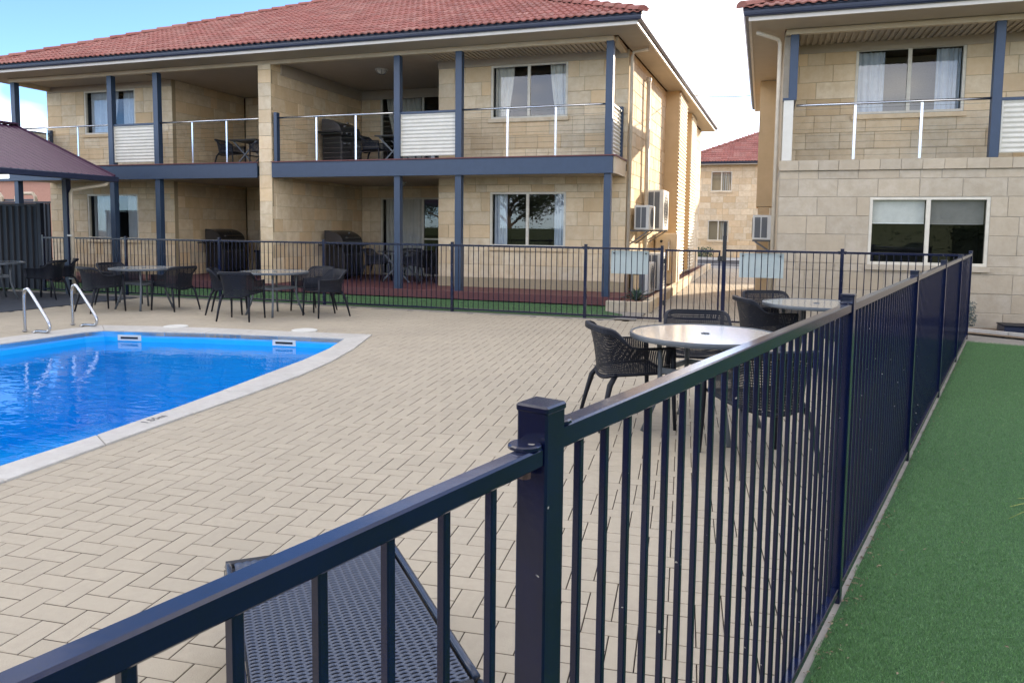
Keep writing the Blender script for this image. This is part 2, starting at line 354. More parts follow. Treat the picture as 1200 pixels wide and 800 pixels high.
def paver_mb(mb, c, o_, rnd, ax=None):
    u, v = ax or ((ex, ey) if o_ == 0 else (ey, -ex))
    dz = random.uniform(-.0005, .0005); g = random.uniform(.0019, .0023)
    L, W = PW-g, PW/2-g; b = .002; zt = dz; tx, ty = random.uniform(-.0004, .0004), random.uniform(-.0004, .0004)
    t = [c+u*(a*(L-b))+v*(e*(W-b))+Vector((0, 0, zt+tx*a+ty*e)) for a, e in ((-1, -1), (1, -1), (1, 1), (-1, 1))]
    m_ = [c+u*(a*L)+v*(e*W)+Vector((0, 0, zt-b)) for a, e in ((-1, -1), (1, -1), (1, 1), (-1, 1))]
    l_ = [c+u*(a*L)+v*(e*W)+Vector((0, 0, -.03)) for a, e in ((-1, -1), (1, -1), (1, 1), (-1, 1))]
    mb.add(t+m_+l_, [(0, 1, 2, 3)]+[(k, k+4, (k+1) % 4+4, (k+1) % 4) for k in range(4)]+[(k+4, k+8, (k+1) % 4+8, (k+1) % 4+4) for k in range(4)], rnd); mb.mi[-4:] = [1]*4
shown = [t for t in pav if (lambda q: bool(q) and 0 <= q[0] <= 1200 and q[1] <= 830)(px(t[1]))]
near_ids = set(id(t[1]) for t in shown[:300])
variants = []
for k in range(10):
    mb = MB(); paver_mb(mb, Vector((0, 0, 0)), 0, 0., (Vector((1, 0, 0)), Vector((0, 1, 0)))); variants.append(mb.mesh('paver', ['paver', 'paver_joint'], centre=False)[0])
far = MB()
for d, c, o_ in pav:
    if id(c) in near_ids:
        inst('paver', random.choice(variants), c, paving, rotz=pa+(math.pi/2 if o_ else 0)+random.choice((0, math.pi)))
    else: paver_mb(far, c, o_, random.random())
far.build('paver_field', ['paver', 'paver_joint'], paving, kind='stuff')
# dark slab under the gazebo, plain concrete edge strips, garden strip
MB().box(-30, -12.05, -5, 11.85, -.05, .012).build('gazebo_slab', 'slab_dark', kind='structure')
MB().box(-16, -2.3, 12.12, 12.27, -.05, .006).build('fence_footing', 'concrete', kind='structure')
s2 = MB(); a0, a1 = FP0-FD*2.6, FP0+FD*11.5
for (o0, o1, z) in ((-.06, .12, .006),):
    s2.add([a0+FN*o0+Vector((0, 0, z)), a0+FN*o1+Vector((0, 0, z)), a1+FN*o1+Vector((0, 0, z)), a1+FN*o0+Vector((0, 0, z))], [(0, 1, 2, 3)])
s2.build('footing_strip', 'concrete', kind='structure')

# ---------------------------------------------------------------- pool
pool = empty('swimming_pool', (-6.6, 3.5, -.2), 'in-ground pool of bright blue water edged by pale coping beside the herringbone paving', 'pool')
sh = MB(); n = len(POOL_IN)
pin = [Vector((x, y, 0)) for x, y in POOL_IN]
for i in range(n):
    a, b = pin[i], pin[(i+1) % n]
    for (z0, z1, mi) in ((-.001, -.075, 1), (-.075, -1.3, 0)):
        sh.add([(a.x, a.y, z0), (b.x, b.y, z0), (b.x, b.y, z1), (a.x, a.y, z1)], [(0, 1, 2, 3)], mi=mi)
sh.add([(p.x, p.y, -1.3) for p in pin], [tuple(range(n))])
sh.build('pool_shell', ['liner', 'liner_band'], pool)
MB().add([(p.x, p.y, -.135) for p in pin], [tuple(range(n))[::-1]]).build('pool_water', 'water', pool)
def lerp2(a, b, t): return (a[0]+(b[0]-a[0])*t, a[1]+(b[1]-a[1])*t)
nc = 0
for i in range(n):
    if i == n-1: continue
    a, b, c, d = POOL_IN[i], POOL_IN[i+1], POOL_OUT[i+1], POOL_OUT[i]
    L = math.dist(a, b); m = max(1, round(L/.95)) if (i < 3 or i > 8) else max(1, round(L/.5))
    for k in range(m):
        g = .0025/max(L/m, .01) if L > .3 else .004
        t0, t1 = k/m+g/m, (k+1)/m-g/m
        q = [lerp2(a, b, t0), lerp2(a, b, t1), lerp2(d, c, t1), lerp2(d, c, t0)]
        cx, cy = sum(p[0] for p in q)/4, sum(p[1] for p in q)/4
        mb = MB(); h = random.uniform(.0135, .016)
        ins = [(cx+(x-cx)*.985, cy+(y-cy)*.985) for x, y in q]
        vs = [(x, y, -.05) for x, y in q]+[(x, y, h-.006) for x, y in q]+[(x, y, h) for x, y in ins]
        mb.add(vs, [(3, 2, 1, 0), (8, 9, 10, 11)]+[(r_, (r_+1) % 4, (r_+1) % 4+4, r_+4) for r_ in range(4)]+[(r_+4, (r_+1) % 4+4, (r_+1) % 4+8, r_+8) for r_ in range(4)], random.random())
        o = mb.build('coping_stone', 'coping', pool)
        bm = bmesh.new(); bm.from_mesh(o.data); bmesh.ops.recalc_face_normals(bm, faces=bm.faces); bm.to_mesh(o.data); bm.free()
for (x, y) in ((-8.33, 8.055), (-6.1, 8.49)):
    d = Vector((1.13, .28, 0)).normalized() if x < -7 else Vector((.97, .13, 0)).normalized(); nn = Vector((d.y, -d.x, 0)); c = Vector((x, y, -.082))+nn*.006
    k_ = MB().obox(c, d*.17, nn*.008, Vector((0, 0, .04))).build('skimmer_inlet', 'white_box', pool)
    MB().obox(c+nn*.0095, d*.125, nn*.003, Vector((0, 0, .014))).build('inlet_slot', 'black', k_)
fc = bpy.data.curves.new('depth_marking', 'FONT'); fc.body = '1.55m'; fc.size = .095; fc.extrude = .0006; fc.align_x = 'CENTER'; fc.align_y = 'CENTER'; fc.materials.append(M['text_ink'])
_ft = bpy.data.objects.new('tmp', fc); col.objects.link(_ft); bpy.context.view_layer.update()
fo = bpy.data.objects.new('depth_marking', bpy.data.meshes.new_from_object(_ft.evaluated_get(bpy.context.evaluated_depsgraph_get()))); bpy.data.objects.remove(_ft); col.objects.link(fo); fo.location = Vector((-4.36, 4.42, .0172))-wloc(pool); fo.rotation_euler = (0, 0, R(93)); child(fo, pool)
for x, y, r_, lb in ((-8.11, 8.68, .17, 'pale round skimmer lid flush in the paving nearer the pool handrails'), (-6.17, 9.06, .18, 'pale round skimmer lid flush in the paving near the pool corner without handrails')):
    tag(MB().lathe([(r_, -.01), (r_, .018), (r_-.01, .021), (r_-.03, .021), (r_-.035, .018), (.0, .018)], 28, (x, y, 0), cap=False).build('skimmer_lid', 'white_box'), lb, 'pool lid', 'round lids of the pool skimmers')
def handrail(x, y, lb):
    t = empty('pool_handrail', (x, y, 0), lb, 'pool handrail', 'bent steel handrails of the pool steps')
    pts = [(x, y, 0), (x, y, .45), (x+.01, y-.0, .54), (x+.04, y-.01, .59), (x+.085, y-.015, .605), (x+.13, y-.02, .585), (x+.30, y-.035, .40), (x+.50, y-.055, .18), (x+.525, y-.06, .13), (x+.53, y-.06, .085), (x+.51, y-.06, .05), (x+.47, y-.06, .035), (x+.30, y-.045, .035), (x+.24, y-.04, .025), (x+.22, y-.04, 0)]
    # round the corners
    P = [Vector(p) for p in pts]
    for _ in range(2):
        Q = [P[0]]
        for a, b in zip(P[:-1], P[1:]): Q += [a*.75+b*.25, a*.25+b*.75]
        P = Q+[P[-1]]
    MB().tube(P, .021, 10).build('rail_tube', 'steel', t, smooth=True)
    for q in ((x, y), (x+.22, y-.04)): MB().lathe([(.036, 0), (.036, .008), (.024, .012)], 14, (q[0], q[1], .013)).build('floor_flange', 'steel', t)
handrail(-9.6, 7.5, 'bent steel pool handrail, the one farther from the gazebo post with the beige downpipe')
handrail(-9.6, 8.25, 'bent steel pool handrail in front of the gazebo post with the beige downpipe')

# ---------------------------------------------------------------- fences
def picket_mesh(w, h, z0, az):
    mb = MB(); h2 = w/2; mb.box(-h2, h2, -h2, h2, z0, z0+h, b=w*.14); return mb.mesh('picket', 'fence_paint', centre=False)[0]
def fence(name, p0, p1, posts, label, cat, group, sp, top, post_h, pw=.0125, postw=.05, rail=(.040, .034), drop=0.):
    """posts: distances along p0->p1 that carry posts"""
    p0, p1 = Vector(p0), Vector(p1); L = (p1-p0).length; d = (p1-p0)/L; az = math.atan2(d.y, d.x)
    t = empty(name, p0, label, cat, group)
    pm = picket_mesh(pw, top-rail[1]-.065, .065, az); pml = picket_mesh(pw, top-drop-rail[1]*.8-.065, .065, az) if drop else pm
    hw = postw/2
    pmb = MB().box(-hw, hw, -hw, hw, .0, post_h-.008, b=.003); pmb.box(-hw-.0015, hw+.0015, -hw-.0015, hw+.0015, post_h-.012, post_h, b=.003)
    pme = pmb.mesh('post', 'fence_paint', centre=False)[0]
    posts = sorted(posts); ends = [0]+posts+[L]
    for s in posts:
        inst('post', pme, p0+d*s, t, az)
    sections = sorted(set([0]+posts+[L]))
    for a, b in zip(sections[:-1], sections[1:]):
        if b-a < .12: continue
        A = a+(hw if any(abs(a-s) < 1e-6 for s in posts) else 0); B = b-(hw if any(abs(b-s) < 1e-6 for s in posts) else 0)
        for z1, hh, ww in ((top, rail[1], rail[0]), (.072, .03, rail[0]*.9)):
            if drop and a == 0 and z1 > .5: z1, hh = z1-drop, hh*.8      # the first section hangs lower on its bracket
            mb = MB(); y0_, y1_ = (-ww/2, ww/2) if not drop else ((-.021, .006) if a == 0 else (-.0205, .011))
            mb.box(-(B-A)/2, (B-A)/2, y0_, y1_, -hh/2, hh/2, b=.003)
            inst('rail', mb.mesh('rail', 'fence_paint', centre=False)[0], p0+d*(A+B)/2+Vector((0, 0, z1-hh/2)), t, az)
        nn = max(1, round((B-A)/(sp*1.1 if drop and a == 0 else sp))); st = (B-A)/nn
        for k in range(1, nn): inst('picket', pml if a == 0 else pm, p0+d*(A+st*k), t, az)
        for (q, sg) in ((a, 1), (b, -1)):
            if any(abs(q-s) < 1e-6 for s in posts) and postw > .045:
                c = p0+d*(q+sg*(hw+.016)); mb = MB()
                dz_ = drop if (sg < 0 and q == posts[0]) else 0.; mb.lathe([(.0235, 0), (.0235, .004), (.021, .006)], 14, (c.x, c.y, top-dz_+.0005))
                br = mb.build('rail_bracket', 'fence_paint', t)
                MB().lathe([(.009, -.006), (.009, .006)], 8, (c.x, c.y, top-rail[1]-dz_-.002)).build('bracket_bolt', 'rust', br)
    return t
right_fence = fence('pool_fence', FP0-FD*2.284, FP0+FD*11.45, [2.284*(k+1) for k in range(6)], 'long dark navy picket fence between the paving and the green turf, nearest the camera', 'fence', None, .0865, 1.222, 1.259, drop=.019)
FY = 12.22
gate_x0, gate_x1 = -1.53, -.56
fence('pool_fence', (-15.0, FY, 0), (gate_x0, FY, 0), [0.01, 2.33, 4.72, 7.13, 9.77, 12.2, 13.47-.005], 'dark picket fence along the turf below the left building, from the gazebo to the gate', 'fence', None, .096, 1.205, 1.25, postw=.05)
fence('pool_fence', (gate_x1, FY+.06, 0), (2.80, FY-.15, 0), [1.71], 'dark picket fence from the gate to the long fence, in front of the right building', 'fence', None, .096, 1.205, 1.25, postw=.05)
# gate with its hinge gap
gt = empty('pool_gate', (gate_x0, FY, 0), 'dark picket gate with a tall latch post across the alley path', 'gate')
gx0, gx1 = gate_x0+.045, gate_x1-.06
for z1, hh in ((1.19, .032), (.10, .032)): MB().box(gx0, gx1, FY-.016, FY+.016, z1-hh, z1, b=.003).build('rail', 'fence_paint', gt)
for xx in (gx0+.014, gx1-.014): MB().box(xx-.014, xx+.014, FY-.0145, FY+.0145, .101, 1.157, b=.002).build('stile', 'fence_paint', gt)
pm = picket_mesh(.0125, 1.157-.10, .1005, 0)
for k in range(1, 9): inst('picket', pm, (gx0+.02+(gx1-gx0-.04)*k/9, FY, 0), gt)
for z_ in (1.0, .32): MB().box(gate_x0+.026, gx0+.02, FY-.03, FY+.002, z_-.04, z_+.04, b=.006).build('hinge', 'black', gt)
lp = MB().box(gate_x1-.03, gate_x1+.03, FY-.03, FY+.03, 0, 1.42, b=.004).build('latch_post', 'fence_paint', gt)
MB().box(gate_x1-.022, gate_x1+.022, FY-.052, FY-.0305, 1.02, 1.60, b=.006).build('latch_body', 'black', lp)
MB().lathe([(.02, 0), (.02, .035), (.013, .045)], 12, (gate_x1, FY-.041, 1.60)).build('latch_knob', 'black', lp)
MB().box(gate_x1-.10, gate_x1-.032, FY-.048, FY-.016, 1.02, 1.10, b=.005).build('latch_striker', 'black', gt)
# the two blank sign backs tied to the fence
for x0, x1, lb in ((-2.38, -1.75, 'pale blue-white sign board seen from its blank back, on the fence by the agave'), (-.33, .33, 'pale blue-white sign board seen from its blank back, on the fence right of the gate')):
    t = empty('fence_sign', (x0, FY+.07, .77), lb, 'sign', 'blank-backed boards on the pool fence')
    MB().box(x0, x1, FY+.062, FY+.068, .77, 1.155).build('sign_panel', 'sign_back', t)
    for xx in (x0+.05, x1-.05):
        MB().box(xx-.012, xx+.012, FY+.0335, FY+.0615, 1.10, 1.12).build('clip', 'black', t)

# ---------------------------------------------------------------- stone walls
def subtract(iv, holes):
    out = [iv]
    for h0, h1 in holes:
        nx = []
        for a, b in out:
            if h1 <= a or h0 >= b: nx.append((a, b)); continue
            if h0 > a: nx.append((a, h0))
            if h1 < b: nx.append((h1, b))
        out = nx
    return out
def stone_wall(bld, O, d, L, z0, z1, holes, store, seed, mstone, mmort, ch=.292, bl=.51, thick=.12, zbase=None):
    """O: front lower corner, d: direction along wall (unit xy); outward normal = d x z. Blocks go into store, mortar backing is built now."""
    rr = random.Random(seed); d = Vector((d[0], d[1], 0)); nrm = d.cross(Vector((0, 0, 1))); O = Vector((O[0], O[1], 0))
    zs = [zbase if zbase is not None else z0]
    while zs[-1] < z1-.02: zs.append(zs[-1]+ch)
    zs[-1] = z1 if zs[-1] > z1 else zs[-1]
    cuts = sorted(set([z for h in holes for z in (h[2], h[3])]))
    for c in cuts:
        if c <= z0+.01 or c >= z1-.01: continue
        k = min(range(len(zs)), key=lambda i: abs(zs[i]-c))
        if abs(zs[k]-c) < .075 and 0 < k < len(zs)-1: zs[k] = c
        else: zs.append(c); zs.sort()
    zs = [z for z in zs if z >= z0-.001]
    mb = MB()
    xs = sorted(set([0, L]+[min(max(x, 0), L) for h in holes for x in (h[0], h[1])])); zz = sorted(set([z0, z1]+[min(max(z, z0), z1) for z in cuts]))
    for xa, xb in zip(xs[:-1], xs[1:]):
        for za, zb in zip(zz[:-1], zz[1:]):
            if xb-xa < 1e-4 or zb-za < 1e-4: continue
            xm, zm = (xa+xb)/2, (za+zb)/2
            if any(h[0] < xm < h[1] and h[2] < zm < h[3] for h in holes): continue
            c = O+d*xm-nrm*(.008+thick/2); mb.obox((c.x, c.y, zm), d*(xb-xa)/2, nrm*thick/2, Vector((0, 0, (zb-za)/2)))
    wall = mb.build('wall', mmort, bld)
    for r_, (za, zb) in enumerate(zip(zs[:-1], zs[1:])):
        if zb-za < .03: continue
        hs = [(h[0], h[1]) for h in holes if h[2] < (za+zb)/2 < h[3]]
        x = -rr.choice((0, .25, .5))*bl; joints = []
        while x < L: joints.append(x); x += rr.choice((1, 1, 1, 1, .5, 1.02))*bl
        joints.append(L)
        for a, b in subtract((0, L), hs):
            js = [a]+[j for j in joints if a+.11 < j < b-.11]+[b]
            for xa, xb in zip(js[:-1], js[1:]):
                g = .0032; jt = rr.uniform(-.003, .003); cb = .006
                P = lambda x_, z_, o_: O+d*x_+nrm*o_+Vector((0, 0, z_))
                q = [(xa+g, za+g), (xb-g, za+g), (xb-g, zb-g), (xa+g, zb-g)]; qi = [(xa+g+cb, za+g+cb), (xb-g-cb, za+g+cb), (xb-g-cb, zb-g-cb), (xa+g+cb, zb-g-cb)]
                vs = [P(*p, jt+rr.uniform(-.0015, .0015)) for p in qi]+[P(*p, jt-cb) for p in q]+[P(*p, -.03) for p in q]
                fs = [(0, 1, 2, 3)]+[(k+4, (k+1) % 4+4, (k+1) % 4, k) for k in range(4)]+[(k+8, (k+1) % 4+8, (k+1) % 4+4, k+4) for k in range(4)]
                cpt = P((xa+xb)/2, (za+zb)/2, 0); w_ = px(cpt); area = 0
                if w_ and -20 < w_[0] < 1220 and -20 < w_[1] < 820:
                    qq = [px(P(*p, 0)) for p in q]
                    if all(qq):
                        area = .5*abs(sum(qq[k][0]*qq[(k+1) % 4][1]-qq[(k+1) % 4][0]*qq[k][1] for k in range(4)))
                        if (Vector((0, 0, CAM_H))-cpt).dot(nrm) <= 0: area = 0
                store.append((area, vs, fs, rr.random(), wall, mstone))
    return wall
def emit_blocks(bld, store, limit=300):
    store.sort(key=lambda t: -t[0]); rest = {}
    for k, (area, vs, fs, rn, wall, ms) in enumerate(store):
        if k < limit and area > 0: MB().add(vs, fs, rn).build('stone_block', ms, wall)
        else: rest.setdefault(ms, MB()).add(vs, fs, rn)
    for ms, mb in rest.items(): mb.build('stone_blockwork', ms, bld, kind='stuff')

def window(bld, O, d, x0, x1, z0, z1, frame='frame_white', mull=True, fw=.045, glass=('glass', 'glass'), sill=True, msill='stone', room=True, mullx=None, depth=1.6, transom=None):
    d = Vector((d[0], d[1], 0)); nrm = d.cross(Vector((0, 0, 1))); O = Vector((O[0], O[1], 0)); Z = Vector((0, 0, 1))
    def bx(mb, a, b, c_, e, o0, o1):
        c = O+d*(a+b)/2+nrm*(o0+o1)/2+Z*(c_+e)/2; mb.obox(c, d*(b-a)/2, nrm*(o1-o0)/2, Z*(e-c_)/2)
    mb = MB(); o0, o1 = -.075, -.012
    bx(mb, x0, x0+fw, z0, z1, o0, o1); bx(mb, x1-fw, x1, z0, z1, o0, o1); bx(mb, x0+fw, x1-fw, z1-fw, z1, o0, o1); bx(mb, x0+fw, x1-fw, z0, z0+fw, o0, o1)
    xm = mullx if mullx else (x0+x1)/2
    if mull: bx(mb, xm-.03, xm+.03, z0+fw, z1-fw, o0+.01, o1-.004)
    if transom: bx(mb, xm+.03, x1-fw, transom-.02, transom+.02, o0+.01, o1-.004)
    w = mb.build('window', frame, bld)
    for (a, b), gm, oo in zip(((x0+fw, xm-.03), (xm+.03, x1-fw)) if mull else ((x0+fw, x1-fw),), glass, (-.05, -.038)):
        g = MB(); g.add([O+d*a+nrm*oo+Z*(z0+fw), O+d*b+nrm*oo+Z*(z0+fw), O+d*b+nrm*oo+Z*(z1-fw), O+d*a+nrm*oo+Z*(z1-fw)], [(0, 1, 2, 3)]); g.build('pane', gm, w)
    if sill:
        s = MB(); bx(s, x0-.04, x1+.04, z0-.085, z0-.004, -.07, .045); s.build('sill', msill, w)
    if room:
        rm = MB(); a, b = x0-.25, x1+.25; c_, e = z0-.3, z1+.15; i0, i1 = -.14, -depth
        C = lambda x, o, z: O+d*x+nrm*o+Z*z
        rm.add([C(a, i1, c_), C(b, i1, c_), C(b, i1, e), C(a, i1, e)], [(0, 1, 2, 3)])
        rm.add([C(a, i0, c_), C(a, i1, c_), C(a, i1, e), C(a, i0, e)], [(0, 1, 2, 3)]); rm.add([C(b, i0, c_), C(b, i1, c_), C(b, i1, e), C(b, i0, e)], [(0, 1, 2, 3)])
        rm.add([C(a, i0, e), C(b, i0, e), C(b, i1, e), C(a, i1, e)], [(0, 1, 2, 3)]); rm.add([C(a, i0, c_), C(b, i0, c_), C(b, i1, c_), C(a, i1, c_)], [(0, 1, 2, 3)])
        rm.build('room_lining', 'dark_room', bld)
    return w
def curtain(O, d, x0, x1, z0, z1, label, m='curtain', off=-.2, folds=9, gather=None, group=None):
    """pleated cloth; gather=(side,width) pulls the lower part aside"""
    d = Vector((d[0], d[1], 0)); nrm = d.cross(Vector((0, 0, 1))); O = Vector((O[0], O[1], 0)); mb = MB(); N = folds*8; rows = 8; vs = []
    for r_ in range(rows+1):
        t = r_/rows; z = z1-(z1-z0)*t
        a, b = x0, x1
        if gather:
            k = t**1.4
            if gather > 0: a = x0+(x1-x0)*gather*k
            else: b = x1+(x1-x0)*gather*k
        for i in range(N+1):
            s = i/N; amp = .03*(1-.3*t)*(.6+.4*math.sin(i*.37+x0*9))
            p = O+d*(a+(b-a)*s)+nrm*(off+amp*math.sin(s*folds*2*math.pi+.5*math.sin(s*9+t)))+Vector((0, 0, z)); vs.append(p)
    fs = [(r_*(N+1)+i, r_*(N+1)+i+1, (r_+1)*(N+1)+i+1, (r_+1)*(N+1)+i) for r_ in range(rows) for i in range(N)]
    mb.add(vs, fs); return tag(mb.build('curtain', m, smooth=True), label, 'curtain', group)

def corrugated(mb, O, d, up, nrm, L, H, pitch=.076, amp=.011, along='d', seg=6):
    """sheet spanning d*L by up*H; waves run across 'up' (horizontal ribs) or across 'd' (vertical ribs)"""
    O, d, up, nrm = Vector(O), Vector(d), Vector(up), Vector(nrm); T = H if along == 'd' else L
    n_ = max(4, int(T/pitch*seg)); vs = []
    for th in (0, -.004):
        for i in range(n_+1):
            s = T*i/n_; w = amp*math.sin(2*math.pi*s/pitch)+th
            a = O+(up*s if along == 'd' else d*s)+nrm*w; vs += [a, a+(d*L if along == 'd' else up*H)]
    k = 2*(n_+1); fs = []
    for i in range(n_): fs += [(2*i, 2*i+1, 2*i+3, 2*i+2), (k+2*i+2, k+2*i+3, k+2*i+1, k+2*i)]
    mb.add(vs, fs)
    return mb

# ---------------------------------------------------------------- roofs
def roof_tile_mesh(seed):
    rr = random.Random(seed); W, Lh = .305, .395; mb = MB(); prof = []
    for k in range(13):
        s = k/12; x = s*W; q_ = (s*2) % 1 if s < 1 else 0; z = .021*max(0, math.sin(math.pi*min(1, q_/.62)))**.8 if q_ < .62 else -.004*math.sin(math.pi*(q_-.62)/.38)
        prof.append((x, z))
    tl = rr.uniform(-.004, .004)
    vs = [(x, 0, z+.028+tl) for x, z in prof]+[(x, Lh, z+.004) for x, z in prof]+[(x, 0, z+.006) for x, z in prof]
    n_ = 13; fs = [(k, k+1, n_+k+1, n_+k) for k in range(n_-1)]+[(2*n_+k, 2*n_+k+1, k+1, k) for k in range(n_-1)]
    fs += [(2*n_, 0, n_), (n_-1, 3*n_-1, 2*n_-1)]
    mb.add(vs, fs); return mb
TILES = [roof_tile_mesh(k) for k in range(5)]
TILE_ME = [t.mesh('roof_tile', 'roof_tile', smooth=False, centre=False)[0] for t in TILES]
def hip_roof(bld, x0, x1, y0, y1, ze, pitch, limit=300, seed=1, skew=0.):
    t = math.tan(pitch); hw = min(x1-x0, y1-y0)/2; zr = ze+hw*t
    A, B, C, D = Vector((x0, y0, ze)), Vector((x1, y0, ze)), Vector((x1+skew, y1, ze)), Vector((x0, y1, ze))
    if x1-x0 >= y1-y0: E, Fv = Vector((x0+hw, (y0+y1)/2, zr)), Vector((x1-hw, (y0+y1)/2, zr))
    else: E, Fv = Vector(((x0+x1)/2, y0+hw, zr)), Vector(((x0+x1)/2, y1-hw, zr))
    mb = MB()
    if x1-x0 >= y1-y0: faces = [[A, B, Fv, E], [B, C, Fv], [C, D, E, Fv], [D, A, E]]
    else: faces = [[A, B, E], [B, C, Fv, E], [C, D, Fv], [D, A, E, Fv]]
    for f in faces: mb.add([p-Vector((0, 0, .012)) for p in f], [tuple(range(len(f)))])
    roof = mb.build('roof', 'roof_tile', bld)
    gauge, cw = .345, .30; rr = random.Random(seed); items = []
    cp, sp_ = math.cos(pitch), math.sin(pitch)
    ux, us, un = Vector((1, 0, 0)), Vector((0, cp, sp_)), Vector((0, -sp_, cp))
    Ls = hw/cp; nr = int(Ls/gauge)+1
    for r_ in range(nr):
        s = r_*gauge-.06; inset = max(0, s)*cp
        xa, xb = x0+inset, x1-inset
        k0, k1 = math.floor((xa-x0)/cw), math.ceil((xb-x0)/cw)
        for k in range(k0, k1):
            x = x0+k*cw
            if x+cw*.5 < xa or x+cw*.5 > xb: continue
            p = A+ux*(x-x0)+us*s; q = px(p+us*.17+ux*.15)
            vis = 0
            if q and -10 < q[0] < 1210 and -15 < q[1] < 800: vis = 1/q[2]**2
            items.append((vis, p, rr.randrange(5), rr.random()))
    items.sort(key=lambda a: -a[0]); rest = MB()
    m3 = Matrix((ux, us, un)).transposed()
    for k, (vis, p, var, rn) in enumerate(items):
        if k < limit and vis > 0:
            o = inst('roof_tile', TILE_ME[var], p, roof); o.rotation_euler = m3.to_euler()
        else: rest.add([p+m3 @ Vector(v) for v in TILES[var].v], TILES[var].f, rn)
    if rest.f: rest.build('roof_tiling', 'roof_tile', roof, kind='stuff')
    # hip and ridge caps
    for a, b in ((A, E), (B, Fv if x1-x0 >= y1-y0 else E), (E, Fv)):
        L = (b-a).length; n_ = int(L/.40); dd = (b-a)/L; sd = dd.cross(Vector((0, 0, 1))).normalized(); up = sd.cross(dd)
        for k in range(n_+1):
            p = a+dd*(k*.40); q = px(p)
            if not q or not (-60 < q[0] < 1260 and -60 < q[1]): continue
            mb = MB(); vs = []
            for e, (yy, rad) in enumerate(((-.02, .125), (.42, .105))):
                for j in range(7):
                    an = math.pi*j/6; vs.append(p+dd*yy+sd*math.cos(an)*rad+up*(math.sin(an)*rad*.75+.0+(.02 if e == 0 else 0)))
            mb.add(vs, [(j, j+1, 8+j, 7+j) for j in range(6)]+[tuple(range(7))[::-1]], rr.random()); mb.build('ridge_tile', 'roof_tile', roof)
    return roof
def eaves(bld, x0, x1, y0, y1, ze, inner, zs, gut=.12, skew=0.):
    """gutter, fascia and soffit ring; inner = (x0,x1,y0,y1) wall line"""
    i0, i1, j0, j1 = inner
    g = MB(); w = .11; zt = ze+.02; zb = ze-gut
    pr = [(0, zt), (0, zt-.05), (.012, zt-.052), (.016, zb+.02), (.03, zb), (w, zb), (w, zt-.02)]
    def ring(prof, name, m):
        mb = MB(); vs = []
        for (o, z) in prof: vs += [(x0+o, y0+o, z), (x1-o, y0+o, z), (x1+skew-o, y1-o, z), (x0+o, y1-o, z)]
        for k in range(len(prof)-1):
            for c in range(4): mb.add([vs[4*k+c], vs[4*k+(c+1) % 4], vs[4*k+4+(c+1) % 4], vs[4*k+4+c]], [(0, 3, 2, 1)])
        o_ = mb.build(name, m, bld)
        return o_
    ring([(w, zt-.02), (.015, zt-.004), (.004, zt), (0, zt-.012), (0, zt-.05), (.014, zt-.056), (.014, zt-.09), (.02, zb+.02), (.035, zb), (w, zb)], 'gutter', 'gutter')
    ring([(w-.02, zb+.02), (w-.02, zs-.012), (w+.02, zs-.012), (w+.02, zs+.01)], 'fascia', 'fascia')
    mb = MB(); a0, a1, b0, b1 = x0+w+.01, x1-w-.01, y0+w+.01, y1-w-.01
    for q in ([(a0, b0), (a1, b0), (i1, j0), (i0, j0)], [(a1, b0), (a1+skew, b1), (i1+skew, j1), (i1, j0)], [(a1+skew, b1), (a0, b1), (i0, j1), (i1+skew, j1)], [(a0, b1), (a0, b0), (i0, j0), (i0, j1)]):
        mb.add([(x, y, zs) for x, y in q], [(3, 2, 1, 0)])
    mb.build('soffit', 'soffit', bld)

# ================================================================= left building
LB = empty('apartment_building', (-10.6, 15.4, 0), 'wide two-storey limestone building with red tiled roof, blue posts and open balconies beyond the pool', 'building')
FG, FU, ZS = .19, 2.91, 5.16        # floor levels and upper soffit
YW, YR, YP = 15.4, 18.2, 14.3       # bedroom wall, recess wall, post line
XFIN0, XFIN1 = -10.84, -10.50
LST = []
CEIL1 = 2.60
def z15(z): return 1.5+(z-1.5)*15.4/15.1
# bedroom walls
WINR = (-5.70, -3.985); WINL = (-17.25, -15.52)
zu0, zu1, zl0, zl1 = 3.86, 5.0, 1.10, 2.285
for (xa, xb, wn_) in ((-6.94, -2.70, WINR), (-18.56, -14.33, WINL)):
    for (z0, z1, h0, h1) in ((FG, CEIL1+.1, zl0, zl1), (FU, ZS, zu0, zu1)):
        stone_wall(LB, (xa, YW), (1, 0), xb-xa, z0, z1, [(wn_[0]-xa, wn_[1]-xa, h0, h1)], LST, int(z0*10+abs(xa)*3), 'stone', 'mortar', zbase=z0-.08 if z0 < 1 else z0)
        window(LB, (xa, YW), (1, 0), wn_[0]-xa, wn_[1]-xa, h0, h1, sill=True, depth=2.2)
